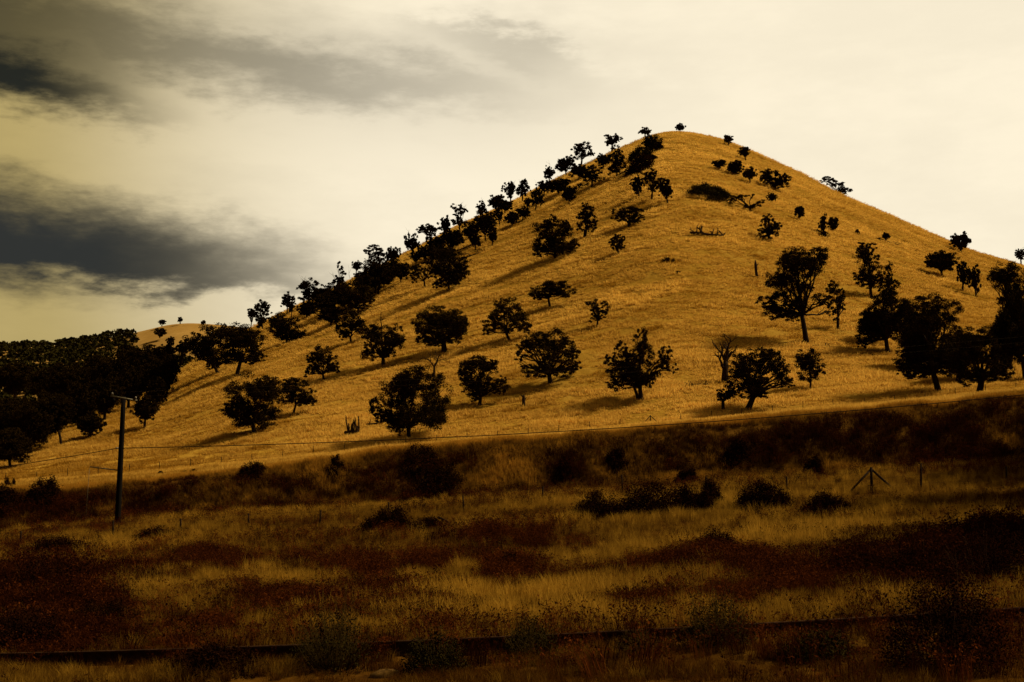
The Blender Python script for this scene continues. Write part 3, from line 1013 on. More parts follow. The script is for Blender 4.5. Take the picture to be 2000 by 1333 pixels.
oak(831, 562, [(840, 512, 10, 6), (820, 522, 10, 6), (808, 530, 12, 8), (835, 535, 8, 7), (815, 546, 8, 7), (846, 528, 7, 7)],
    'open crooked oak standing before the large spreading one', dead_twigs=2, trunk_w=4)
oak(782, 556, (768, 512, 800, 548), 'round small-headed oak at the lower edge of the ridge wood', style='dense', trunk_w=3)
oak(766, 525, (748, 480, 784, 514), 'leafy upright oak on the skyline beside a flat-armed one', G_SKY, 'spiky', trunk_w=3)
oak(727, 535, [(728, 487, 13, 6), (716, 493, 10, 5), (738, 492, 8, 7), (730, 505, 13, 8), (742, 500, 9, 8)],
    'flat-armed airy oak on the skyline', G_SKY, trunk_w=3)
oak(738, 577, (705, 505, 775, 560), 'dense black oak in the ridge wood under the flat-armed one', style='dense', trunk_w=5)
oak(768, 548, (742, 510, 784, 546), 'thick oak of the ridge wood behind the small-headed one', style='dense', trunk_w=4)
oak(695, 540, (685, 508, 708, 530), 'thin lollipop oak on the skyline', G_SKY, 'open', trunk_w=2.5)
oak(712, 560, (690, 528, 730, 556), 'bushy oak under the thin lollipop skyline oak', style='dense', trunk_w=3)
oak(661, 575, [(662, 522, 5, 8), (668, 535, 7, 5), (660, 545, 8, 8), (655, 558, 15, 9), (670, 556, 10, 6)],
    'skyline oak with one leafy spire and long bare branches', G_SKY, dead_twigs=8, trunk_w=3)
oak(606, 595, [(604, 556, 14, 9), (592, 565, 10, 8), (616, 562, 10, 8), (604, 575, 18, 10), (594, 582, 9, 6)],
    'skyline oak with a crown of bare twigs on top', G_SKY, dead_twigs=12, trunk_w=3)
oak(632, 622, [(635, 585, 20, 12), (618, 592, 14, 10), (645, 595, 16, 10), (630, 604, 20, 8)],
    'low black oak with a short visible trunk in the ridge wood', style='dense', trunk_w=3)
oak(598, 622, (582, 585, 618, 620), 'dark shrubby oak at the lower tip of the ridge wood', style='dense', trunk_w=4)
oak(668, 600, (640, 555, 690, 598), 'thick black oak at the heart of the ridge wood', style='dense', trunk_w=4)
oak(700, 615, [(690, 570, 24, 16), (712, 575, 16, 14), (695, 592, 22, 11), (718, 598, 12, 7), (680, 598, 10, 8)],
    'brownish half-bare oak at the slope side of the ridge wood', dead_twigs=8, mat=M_LEAF2, trunk_w=4)
oak(560, 618, (544, 572, 578, 606), 'ragged skyline oak apart from the ridge wood', G_SKY, 'open', dead_twigs=4, trunk_w=3)
oak(570, 624, (562, 588, 574, 612), 'thin leafless-sided oak under the ragged skyline oak', style='open', dead_twigs=3, trunk_w=2)
oak(513, 645, [(514, 596, 10, 9), (506, 605, 10, 8), (520, 608, 9, 8), (512, 620, 14, 10), (506, 632, 9, 8)],
    'upright oak on the low skyline beside a little round one', G_SKY, dead_twigs=3, trunk_w=3)
oak(490, 628, (481, 602, 501, 622), 'little round oak on the low end of the skyline', G_SKY, 'open', trunk_w=2.5)
oak(645, 640, (622, 598, 672, 632), 'black oak at the lowest corner of the ridge wood', style='dense', trunk_w=4)
oak(718, 590, (690, 540, 742, 582), 'black oak filling the ridge wood between two taller ones', style='dense', trunk_w=4)
oak(635, 600, (608, 560, 655, 596), 'dark oak filling the ridge wood beneath the twiggy skyline oak', style='dense', trunk_w=4)
oak(862, 520, (836, 478, 892, 514), 'dark oak filling the wood above the large spreading one', style='dense', trunk_w=4)
oak(750, 562, (726, 520, 772, 556), 'dark oak filling the ridge wood beside the small-headed one', style='dense', trunk_w=4)
oak(917, 470, (902, 440, 932, 462), 'dark oak of the ridge row under the thin see-through one', style='dense', trunk_w=3)
oak(985, 420, (972, 390, 1002, 412), 'dark little oak between the two skyline pairs', style='dense', trunk_w=3)
oak(1062, 384, (1046, 352, 1082, 378), 'dark oak in the ridge row under the thin forked skyline oak', style='dome', trunk_w=3)
oak(1130, 352, (1112, 322, 1150, 346), 'dark oak tucked beneath the tilted flat-topped skyline oak', style='dome', trunk_w=3)
oak(1178, 330, (1164, 300, 1194, 324), 'small dark oak between the columnar oak and the highest skyline oak', style='dome', trunk_w=3)
oak(1020, 432, (1006, 404, 1038, 426), 'small dark oak below the shorter of the skyline pair', style='dome', trunk_w=3)
oak(952, 452, (932, 420, 970, 446), 'dark oak behind the broken-tiered one in the ridge row', style='dense', trunk_w=3)
oak(830, 512, (812, 478, 850, 506), 'dark oak under the gap-crowned skyline oak', style='dome', trunk_w=3)
oak(540, 650, (524, 618, 556, 644), 'dark scrubby oak behind the compact one near the low skyline', style='dome', trunk_w=3)
# --- the dark foot of the hill
oak(462, 735, [(460, 650, 35, 17), (435, 660, 23, 18), (490, 660, 23, 18), (470, 680, 38, 20), (500, 690, 15, 15), (440, 700, 24, 13),
               (490, 705, 13, 9), (515, 697, 9, 6)],
    'wide black oak with a drooping outer limb at the foot of the ridge', trunk_w=8)
oak(428, 730, [(420, 645, 25, 15), (385, 665, 25, 15), (405, 680, 33, 20), (368, 675, 15, 11), (425, 700, 24, 13), (395, 698, 16, 9), (415, 716, 13, 6)],
    'black oak merged with the drooping-limbed one at the foot of the ridge', trunk_w=6)
oak(282, 838, (255, 772, 312, 828), 'dark oak standing close behind the utility pole', G_WOOD, 'dome', trunk_w=5)
oak(318, 775, (292, 690, 350, 768), 'tall dark oak of the wood, beside the open golden slope', G_WOOD, 'dense', trunk_w=6)
oak(330, 735, (318, 664, 345, 705), 'narrow-topped oak rising out of the dark wood', G_WOOD, 'spiky', trunk_w=4)
oak(350, 700, (340, 668, 372, 692), 'small oak at the dark wood edge below the far bare hilltop', G_WOOD, 'dense', trunk_w=4)
oak(270, 775, (232, 680, 308, 766), 'broad black oak in the wood above the utility pole', G_WOOD, 'dense', trunk_w=8)
oak(225, 788, (180, 700, 250, 775), 'heavy black oak of the wood beside the broad one above the pole', G_WOOD, 'dense', trunk_w=8)
oak(175, 855, (146, 806, 207, 850), 'low bushy oak alone on the dim grass near the pole', G_WOOD, 'dense', trunk_w=6)
oak(121, 872, (60, 765, 150, 850), 'black oak with a thin bare trunk at the wood edge', G_WOOD, 'dome', trunk_w=5)
oak(60, 890, (15, 790, 100, 882), 'black oak low in the wood near a grassy gap', G_WOOD, 'dense', trunk_w=7)
oak(5, 895, (-40, 780, 40, 885), 'black oak cut by the edge low in the wood', G_WOOD, 'dense', trunk_w=7)
for (bx, by, x0, y0, x1, y1, dd, lb) in [
    (150, 812, 115, 715, 190, 800, 470, 'black oak of the wood between two grassy gaps'),
    (95, 800, 55, 715, 130, 780, 520, 'black oak of the wood above the larger grassy gap'),
    (30, 790, -20, 705, 70, 770, 500, 'black oak high in the wood at the edge'),
    (190, 775, 160, 690, 230, 750, 560, 'black oak at the back of the wood beneath the far treeline'),
    (250, 735, 225, 672, 285, 722, 600, 'dark oak of the wood beneath the far bare hilltop'),
    (300, 720, 280, 672, 335, 715, 620, 'dark oak behind the narrow-topped one in the wood'),
]:
    oak(bx, by, (x0, y0, x1, y1), lb, G_WOOD, 'dense', trunk_w=6, dist=dd)

for (bx, by, x0, y0, x1, y1, lb) in [
    (88, 862, 48, 770, 128, 855, 'dark oak in the wood just above the thin-trunked one'),
    (28, 868, -20, 770, 72, 862, 'dark oak filling the wood by the edge, above the lowest trees'),
    (152, 842, 118, 752, 192, 835, 'dark oak of the wood above the low bushy oak'),
    (205, 822, 168, 735, 240, 812, 'dark oak of the wood reaching down toward the pole top'),
    (250, 800, 215, 710, 288, 790, 'dark oak of the wood directly above the pole top'),
    (135, 800, 92, 715, 172, 790, 'dark oak deep in the wood over the two grassy gaps'),
    (300, 800, 280, 735, 328, 792, 'dark oak at the wood edge between the pole and the tall dark oak'),
    (20, 915, -30, 838, 60, 905, 'lowest black oak of the wood, by the dim terrace'),
]:
    oak(bx, by, (x0, y0, x1, y1), lb, G_WOOD, 'dense', trunk_w=6)
oak(1792, 722, (1752, 610, 1832, 712), 'black oak filling the grove between its biggest tree and the spired one', style='dense', trunk_w=8)
oak(1872, 745, (1838, 630, 1912, 735), 'black oak filling the grove between its biggest tree and the squat one', style='dense', trunk_w=8)
oak(1962, 735, (1930, 600, 1994, 722), 'black oak filling the gap between the squat oak and the picture edge', style='dense', trunk_w=8)
oak(1992, 712, (1960, 560, 2032, 702), 'broad black oak merged under the tall edge oak', style='dense', trunk_w=9)
oak(1708, 672, (1672, 600, 1742, 664), 'low black oak at the thin end of the grove', style='dense', trunk_w=6)
# --- leafless trees, snags, logs
bare_tree(1415, 748, 104, 'bare dead tree with twisting branches beside the wide black oak', seed=5, spread=0.6, low=0.40, lean=0.03, thick=0.055)
bare_tree(848, 738, 78, 'leafless tree behind the dome-crowned oak', seed=12, spread=0.8, low=0.26, thick=0.032)


def snag(px, py, h, wpx, label, name='dead_snag', cat='snag', lean=0.05, seed=3, arms=2):
    rng = np.random.RandomState(seed)
    X, Y, Z = on_ground(px, py, YT)
    m = Y / FOC
    root = thing(name, label, cat, (X, Y, Z))
    a = MB()
    top = np.array([lean * h * m, 0, h * m])
    p = wiggle(np.array([0, 0, -0.3]), top, rng, 6, 0.05)
    a.tube(p, np.array([1.25, 1.0, 0.9, 0.95, 0.8, 0.35]) * wpx * m / 2, 7)
    a.build('trunk', M_DEAD, root, True)
    for k in range(arms):
        b = MB()
        q = p[3 + k % 2]
        e = q + np.array([(-1) ** k * wpx * m * 0.9, 0.1, h * m * 0.22])
        b.tube(wiggle(q, e, rng, 4, 0.1), np.linspace(wpx * m * 0.28, wpx * m * 0.1, 4), 5)
        b.build('branch', M_DEAD, root, True)
    return root


snag(1479, 543, 34, 6, 'leaning dead trunk without branches near the tallest oak', lean=-0.1, arms=1)
snag(1023, 794, 22, 7, 'short dead stub standing alone in the grass near the fence', 'tree_stump', 'stump', lean=0.0, seed=9)


def fallen(px, py, w, h, label, seed, n=7, up=0.8):
    rng = np.random.RandomState(seed)
    X, Y, Z = on_ground(px, py, YT)
    m = Y / FOC
    root = thing('fallen_tree', label, 'fallen tree', (X, Y, Z))
    a = MB()
    half = w * m / 2
    xs = np.linspace(-half, half, 7)
    gz = terrain(X + xs, np.full(7, Y)) - Z
    p = np.stack([xs, rng.normal(size=7) * 0.1, gz + h * m * 0.14 + 0.15], 1)
    a.tube(p, np.linspace(0.13 * h * m, 0.05 * h * m, 7) + 0.04, 6)
    a.build('trunk', M_DEAD, root, True)
    for k in range(n):
        b = MB()
        q = p[rng.randint(1, 7)]
        e = q + np.array([rng.normal() * 0.22 * half, rng.normal() * 0.15 * half, h * m * rng.uniform(0.2, up)])
        b.tube(wiggle(q, e, rng, 5, 0.2), np.linspace(0.06 * h * m + 0.02, 0.03 * h * m, 5), 4)
        e2 = e + rng.normal(size=3) * 0.12 * half
        b.tube(wiggle(q * 0.3 + e * 0.7, e2, rng, 4, 0.2), np.linspace(0.04 * h * m, 0.02 * h * m, 4), 3)
        b.build('branch', M_DEAD, root, True)
    return root


fallen(1380, 462, 66, 22, 'sprawling fallen dead tree with upturned branches on the upper slope', 21, 12)
fallen(687, 852, 26, 34, 'heap-like broken dead stump with splayed limbs low on the slope', 22, 12, 1.0)
fallen(733, 832, 34, 12, 'fallen branch lying uphill of the fence by the dome-crowned oak', 23, 5)
fallen(1362, 756, 44, 11, 'rotting log in the grass below the bare dead tree', 24, 5)
fallen(1733, 474, 40, 9, 'fallen branches under the dwarf oak near the shoulder', 25, 6)
fallen(908, 487, 46, 11, 'long dead limb lying at the edge of the ridge row', 26, 5)
fallen(1612, 680, 50, 9, 'scattered deadwood beneath the tallest oak', 27, 6)
fallen(920, 502, 40, 12, 'dead branch heap where the ridge row meets the open slope', 28, 6)

# --- hill bushes
G_HB = 'low bushes on the hillside'
shrub(1383, 386, 92, 24, 'long oval dark thicket near the summit', G_HB, M_SHRUB_G, 10, hilly=True, dens=2.0, kind='thicket')
shrub(1250, 312, 46, 26, 'brown bush under the solid round oak near the summit', G_HB, M_SHRUB_G, 8, hilly=True, dens=1.6)
shrub(1252, 334, 64, 28, 'dark bush beneath the brown one near the summit', G_HB, M_SHRUB, 8, hilly=True, dens=1.6)
shrub(1262, 318, 40, 12, 'flat-topped bush jutting out near the summit', G_HB, M_SHRUB, 4, hilly=True, dens=1.8)
shrub(585, 664, 40, 15, 'low brown bush beside the compact dark oak', G_HB, M_LEAF2, 6, hilly=True)
shrub(1677, 459, 15, 9, 'small dark bush above the narrow tiered oak', G_HB, M_SHRUB, 4, hilly=True, dens=2)
shrub(1132, 372, 40, 12, 'scrubby bush between two oaks under the ridge', G_HB, M_SHRUB, 6, hilly=True)
shrub(1305, 513, 26, 12, 'thin dry bush on the open upper slope', G_HB, M_LEAF2, 10, hilly=True, dens=0.5)
shrub(1325, 534, 9, 6, 'small dark tussock on the open upper slope', G_HB, M_SHRUB, 3, hilly=True, dens=2)
shrub(1610, 463, 42, 9, 'dark mat of scrub under the slim upright oak', G_HB, M_SHRUB, 4, hilly=True, dens=2)
shrub(18, 957, 22, 26, 'small tufted bush on the dim terrace at the edge', G_HB, M_SHRUB, 8, hilly=True, kind='shrub')
shrub(366, 931, 36, 13, 'dark bush on the bank crest between fence posts', G_HB, M_SHRUB, 8, hilly=True)
shrub(314, 930, 22, 8, 'small flat bush on the bank crest near the utility pole', G_HB, M_SHRUB, 5, hilly=True)
#@@PART3@@
# ------------------------------------------------------------------ far wood
def far_wood():
    rng = np.random.RandomState(55)
    n = 6200
    u = rng.uniform(-0.62, 0.02, n)
    y = 800 + 640 * rng.uniform(0, 1, n) ** 0.85
    x = u * y
    z = far_z(x, y)
    t = (z - CAMZ) / y
    px = 1000 + FOC * u / (CP + t * SP)
    py = 666.5 - FOC * np.tan(np.arctan(t) - PITCH)
    edge = 664 + 0.10 * (px - 270) + 8 * fbm(px / 30, py / 30, 2)
    bare = (px > 268 + 10 * fbm(py / 9, px * 0 + 3, 2)) & (py < edge + 30)
    hole = fbm(x / 45.0 + 3, y / 80.0, 2) > 0.62
    keep = ~bare & ~hole & (y < 1425)
    x, y, z = x[keep], y[keep], z[keep]
    m = len(x)
    rad = rng.uniform(2.8, 4.8, m)
    k = 32
    d = rng.normal(size=(m, k, 3))
    d /= np.linalg.norm(d, axis=2)[:, :, None]
    d[:, :, 2] = np.abs(d[:, :, 2]) * 1.2 - 0.25
    r = rng.uniform(0.55, 1.0, (m, k, 1)) * rad[:, None, None]
    cen = np.stack([x, y, z + rad * 0.9], 1)[:, None, :] + d * r * np.array([1, 1, 0.95])
    o = leaves_obj('woods', cen.reshape(-1, 3), 2.7, rng, M_WOOD_FAR, None)
    o['kind'] = 'stuff'
    o['label'] = 'dark wood covering the far hill beneath the pale sky'


far_wood()
oak(316, 637, (309, 624, 324, 635), 'tiny round tree breaking the far skyline where the wood ends', 'small trees on the far hilltop', 'dense', trunk_w=2, dist=1385)
oak(352, 632, (346, 619, 358, 630), 'tiny leaning tree alone on the far bare hilltop', 'small trees on the far hilltop', 'spiky', trunk_w=2, dist=1385)
oak(397, 634, (392, 627, 402, 633), 'tiniest tree on the far bare hilltop near the main slope', 'small trees on the far hilltop', 'dense', trunk_w=2, dist=1385)
oak(312, 660, (298, 640, 328, 658), 'dark round tree at the wood edge on the far bare hilltop', 'small trees on the far hilltop', 'dense', trunk_w=2, dist=1300)
oak(332, 672, (324, 658, 342, 670), 'small round tree below the far bare hilltop', 'small trees on the far hilltop', 'dense', trunk_w=2, dist=1250)

# ------------------------------------------------------------------ unseen oaks added out of frame to throw shade into view
G_ADDED_SHADE = 'unseen oak trees added to shade the bank and the flat'


def to_pix(x, y):
    z = float(terrain(np.array([x]), np.array([y]))[0])
    t = (z - CAMZ) / y
    return 1000 + FOC * (x / y) / (CP + t * SP), 666.5 - FOC * math.tan(math.atan(t) - PITCH)


for (x, y, h, lb) in [(52, 101, 15, 'broad dark oak added for shade on the bank crest beyond the edge of the grove'), (60, 108, 16, 'tallest oak added for shade, set back from the bank crest'),
                     (38, 74, 15, 'broad oak added for shade in the flat before the shaded bank'), (43, 86, 14, 'broad oak added for shade right at the foot of the shaded bank'),
                     (31, 58, 15, 'oak added for shade in the flat abreast of the small black bush'), (27, 44, 15, 'oak added for shade in the flat abreast of the dark mass of bushes')]:
    px, py = to_pix(x, y)
    mm = y / FOC
    w = 0.42 * h / mm
    oak(px, py, (px - w, py - h / mm, px + w, py - 0.2 * h / mm), lb, G_ADDED_SHADE, 'dense', dist=y)

# ------------------------------------------------------------------ fences
def post_mesh(h, r, rng):
    a = MB()
    a.tube([(0, 0, -0.35), (0.01, 0, h * 0.5), (rng.normal() * 0.03, 0, h)], [r, r, r * 0.9], 6)
    return a


def fence(label, posts, strands, r, wire_r, brace=()):
    """posts: (x, y, z, height); brace: indexes of posts held by two slanting struts"""
    rng = np.random.RandomState(71)
    o0 = Vector(posts[0][:3])
    root = thing('wire_fence', label, 'fence', o0)
    shared = post_mesh(1.0, r, rng).build('post', M_POST, root)
    first = True
    for i, (x, y, z, h) in enumerate(posts):
        if i in brace:
            p = MB()
            p.tube([(0, 0, -0.3), (0, 0, h * 1.12)], [r * 1.5, r * 1.4], 7)
            p = p.build('brace_post', M_POST, root)
            p.location = (x - o0.x, y - o0.y, z - o0.z)
            for sgn in (-1, 1):
                s = MB()
                x2 = x + sgn * h * 1.15
                z2 = float(terrain(np.array([x2]), np.array([y]))[0]) - z
                s.tube([(sgn * r, 0, h), (sgn * h * 1.15, 0.05, z2 - 0.1)], [r * 1.1, r * 1.1], 6)
                s.build('strut', M_POST, p)
            continue
        if first:
            p = shared
            first = False
        else:
            p = shared.copy()
            COL.objects.link(p)
        p.parent = root
        p.location = (x - o0.x, y - o0.y, z - o0.z)
        p.scale = (1, 1, h)
        p.rotation_euler = (rng.normal() * 0.03, rng.normal() * 0.04, rng.uniform(0, 3))
    P = np.array(posts)
    for k in range(strands):
        f = 0.25 + 0.68 * k / max(1, strands - 1)
        w = MB()
        pts = np.stack([P[:, 0] - o0.x, P[:, 1] - o0.y - r, P[:, 2] - o0.z + P[:, 3] * f], 1)
        w.tube(pts, np.full(len(pts), wire_r), 4)
        w.build('wire', M_CABLE, root)
    return root


rngp = np.random.RandomState(5)
up = []
for px in np.arange(-45, 2120, 59.8):
    u, _ = pix_ut(px, 850)
    x = float(u * YF)
    up.append((x, YF, float(terrain(np.array([x]), np.array([YF - 0.01]))[0]), 1.45 * rngp.uniform(0.9, 1.12)))
bi = int(np.argmin([abs(to_pix(p[0], p[1])[0] - 1298) for p in up]))
fence('long wire fence of thin dark posts along the terrace at the foot of the hill', up, 4, 0.055, 0.006, (bi,))
lowp = []
for (px, py, h) in [(-120, 1090, 40), (40, 1075, 36), (220, 1060, 42), (352, 1040, 26), (485, 1034, 30), (624, 1032, 34), (760, 1010, 28), (905, 1000, 32),
                    (1060, 985, 34), (1216, 970, 42), (1380, 966, 34), (1537, 966, 34), (1703, 964, 45), (1799, 958, 52), (1966, 946, 34), (2120, 930, 40)]:
    x, y, z = on_ground(px, py, 20)
    y = min(y, YB - 1.5)
    x = float(pix_ut(px, py)[0]) * y
    z = float(terrain(np.array([x]), np.array([y]))[0])
    lowp.append((x, y, z, h * y / FOC))
fence('lower wire fence with sparse leaning posts in the brush below the bank', lowp, 3, 0.05, 0.0035, (12,))

# ------------------------------------------------------------------ utility pole, cables
PX, PY_, PZ = on_ground(229, 1026, 20)
PY_ = min(PY_, YB - 0.7)
pu, _ = pix_ut(229, 1026)
PX = float(pu * PY_)
PZ = float(terrain(np.array([PX]), np.array([PY_]))[0])


def at_pix(px, py, y):
    u, t = pix_ut(px, py)
    return np.array([u * y, y, CAMZ + t * y])


def utility_pole():
    root = thing('utility_pole', 'dark wooden utility pole with crossarm and a slanting side arm in front of the bank', 'utility pole', (PX, PY_, PZ))
    B = np.array([PX, PY_, PZ])
    top = at_pix(241.5, 775, PY_) - B
    a = MB()
    t = np.linspace(0, 1, 8)
    pts = np.array([0, 0, -0.6])[None] * (1 - t[:, None]) + top[None] * t[:, None]
    a.tube(pts, np.linspace(0.19, 0.135, 8), 12)
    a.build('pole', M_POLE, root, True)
    b = MB()
    L, Rr = at_pix(216, 774, PY_ - 0.25) - B, at_pix(268, 783, PY_ - 0.25) - B
    b.tube([L, (L + Rr) / 2, Rr], [0.055, 0.06, 0.055], 4)
    arm = b.build('crossarm', M_STEEL, root)
    ends = []
    for q in (L + (Rr - L) * 0.06, Rr - (Rr - L) * 0.06):
        c = MB()
        c.tube([q + [0, 0, 0.02], q + [0, 0, 0.10], q + [0, 0, 0.11], q + [0, 0, 0.20], q + [0, 0, 0.24]], [0.02, 0.02, 0.07, 0.06, 0.03], 8)
        c.build('insulator', M_GLASS, arm, True)
        ends.append(q + np.array([0, 0, 0.24]))
    d = MB()
    q = at_pix(222, 782, PY_ - 0.3) - B
    d.tube([q + [0, 0, 0.12], q, q - [0, 0, 0.12]], [0.05, 0.10, 0.06], 8)
    d.build('cutout', M_POLE, root)
    s = MB()
    s0, s1 = at_pix(230, 919, PY_) - B, at_pix(175, 912, PY_ - 0.6) - B
    s.tube([s0, s1], [0.04, 0.035], 6)
    sa = s.build('side_arm', M_STEEL, root)
    g = MB()
    gx, gy = float(pix_ut(166, 1032)[0] * (PY_ - 0.8)), PY_ - 0.8
    gp = np.array([gx, gy, float(terrain(np.array([gx]), np.array([gy]))[0]) - 0.1]) - B
    g.tube([s1, gp], [0.012, 0.012], 5)
    g.build('guy_wire', M_STEEL, root)
    e = MB()
    k = at_pix(229, 876, PY_ - 0.26) - B
    e.tube([k - [0.10, 0, 0], k + [0.06, 0, 0.02]], [0.055, 0.045], 6)
    e.build('cable_clamp', M_GLASS, root)
    return root, [B + x for x in ends], B + k


pole, ins, clamp = utility_pole()
pole_h = at_pix(241.5, 775, PY_)[2] - PZ


def copy_tree(o, parent=None):
    c = o.copy()
    COL.objects.link(c)
    c.parent = parent
    for ch in list(o.children):
        copy_tree(ch, c)
    return c


def second_pole(x, y, label):
    z = float(terrain(np.array([x]), np.array([y]))[0])
    c = copy_tree(pole)
    c.location = (x, y, z)
    c['label'] = label
    return np.array([x - PX, y - PY_, z - PZ])


pole['group'] = 'utility poles along the railway'
offR = second_pole(float(pix_ut(2250, 800)[0] * 80.0), 80.0, 'next utility pole along the line, beyond the dark grove end of the bank')
offL = second_pole(float(pix_ut(-700, 800)[0] * 80.0), 80.0, 'next utility pole along the line, beyond the dark wood end of the bank')


def strung(name, a, b, sag, r, label, cat, group, mat):
    t = np.linspace(0, 1, 40)[:, None]
    p = a + (b - a) * t
    p[:, 2] -= sag * 4 * (t * (1 - t))[:, 0]
    w = MB()
    w.tube(p, np.full(40, r), 5)
    o = w.build(name, mat, None, True)
    return tag(o, label, cat, group)


strung('cable', clamp, at_pix(2250, 745, 80.0), 0.75, 0.026, 'thick dark cable sagging from the utility pole along the crest of the bank', 'cable', 'cables strung from the utility pole', M_CABLE)
strung('cable', clamp, at_pix(-700, 975, 80.0), 0.55, 0.024, 'thick dark cable dipping from the utility pole toward the wood', 'cable', 'cables strung from the utility pole', M_CABLE)
for q, lb in zip(ins, ('hair-thin power line strung from the crossarm end above the slanting side arm', 'hair-thin power line strung from the crossarm end toward the golden slope')):
    strung('power_line', q, q + offR, 0.5, 0.0035, lb, 'power line', 'power lines strung from the crossarm', M_LINE)

# ------------------------------------------------------------------ rail
def rail():
    L = line_fn([(-1400, 1345), (-300, 1312), (0, 1304), (300, 1296), (500, 1290), (850, 1281), (1000, 1275), (1250, 1263), (1500, 1248), (1750, 1231), (2000, 1214), (3400, 1120)], 60)
    pts = []
    for px in np.arange(-420, 2500, 60):
        x, y, z = on_ground(px, float(L(px)), 14)
        pts.append((x, y, z))
    P = np.array(pts)
    A = np.stack([P[:, 0], P[:, 1]], 1)
    # straighten to a fair curve
    c1 = np.polyfit(P[:, 0], P[:, 1], 2)
    c2 = np.polyfit(P[:, 0], P[:, 2], 3)
    xs = np.linspace(P[0, 0], P[-1, 0], 60)
    y, z = np.polyval(c1, xs), np.polyval(c2, xs)
    z = np.maximum(z, terrain(xs, y) - 0.02)
    k = np.exp(-0.5 * (np.arange(-6, 7) / 3.0) ** 2)
    z = np.convolve(np.pad(z, 6, mode='edge'), k / k.sum(), 'valid')
    prof = np.array([(-0.075, -0.05), (-0.075, 0.02), (-0.012, 0.045), (-0.012, 0.165), (-0.038, 0.180), (-0.038, 0.212), (-0.028, 0.222),
                     (0.028, 0.222), (0.038, 0.212), (0.038, 0.180), (0.012, 0.165), (0.012, 0.045), (0.075, 0.02), (0.075, -0.05)])
    prof[:, 1] *= 1.35
    v = np.stack([np.repeat(xs[:, None], len(prof), 1), y[:, None] + prof[None, :, 0], z[:, None] + prof[None, :, 1]], -1)
    n, m = len(xs), len(prof)
    f = []
    for i in range(n - 1):
        for j in range(m):
            f.append((i * m + j, i * m + (j + 1) % m, (i + 1) * m + (j + 1) % m, (i + 1) * m + j))
    o = mesh_obj('rail', v.reshape(-1, 3), np.array(f), M_RUST)
    tag(o, 'dark rusty railway rail running through the weeds', 'rail')
    return xs, y, z


rail_x, rail_y, rail_z = rail()

# ------------------------------------------------------------------ grass and brush
def tuft_mesh(name, mat, n, h, spread, w, rng, lean=0.25, seg=2, head=False):
    v, f, s = [], [], []
    for i in range(n):
        a = rng.uniform(0, 2 * np.pi)
        r = spread * math.sqrt(rng.uniform(0, 1)) * 0.6
        bx_, by_ = r * math.cos(a), r * math.sin(a)
        hh = h * rng.uniform(0.55, 1.1)
        la = a + rng.normal() * 0.8
        lx = math.cos(la) * hh * lean * rng.uniform(0.3, 1.4) - 0.10 * hh
        ly = math.sin(la) * hh * lean * rng.uniform(0.3, 1.4)
        wa = rng.uniform(0, np.pi)
        wx, wy = math.cos(wa) * w / 2, math.sin(wa) * w / 2
        b = len(v)
        if seg == 1:
            v += [(bx_ - wx, by_ - wy, -0.05), (bx_ + wx, by_ + wy, -0.05), (bx_ + lx, by_ + ly, hh)]
            f += [b, b + 1, b + 2]
            s += [3]
        else:
            mx, my = bx_ + lx * 0.3, by_ + ly * 0.3
            v += [(bx_ - wx, by_ - wy, -0.05), (bx_ + wx, by_ + wy, -0.05), (mx + wx * 0.8, my + wy * 0.8, hh * 0.6), (mx - wx * 0.8, my - wy * 0.8, hh * 0.6),
                  (bx_ + lx, by_ + ly, hh)]
            f += [b, b + 1, b + 2, b + 3, b + 3, b + 2, b + 4]
            s += [4, 3]
        if head and rng.uniform() < 0.7:
            for j in range(rng.randint(5, 11)):
                c = np.array([bx_ + lx, by_ + ly, hh]) + rng.normal(size=3) * np.array([0.060, 0.060, 0.055])
                q = rng.normal(size=3) * 0.022
                q2 = rng.normal(size=3) * 0.015
                b = len(v)
                v += [tuple(c - q), tuple(c + q2), tuple(c + q), tuple(c - q2)]
                f += [b, b + 1, b + 2, b + 3]
                s += [4]
    me = bpy.data.meshes.new(name)
    me.from_pydata([tuple(map(float, p)) for p in v], [], [])
    me.loops.add(len(f))
    me.loops.foreach_set('vertex_index', np.array(f, np.int32))
    me.polygons.add(len(s))
    me.polygons.foreach_set('loop_start', np.concatenate([[0], np.cumsum(s)[:-1]]).astype(np.int32))
    me.update(calc_edges=True)
    me.materials.append(mat)
    return bpy.data.objects.new(name, me)


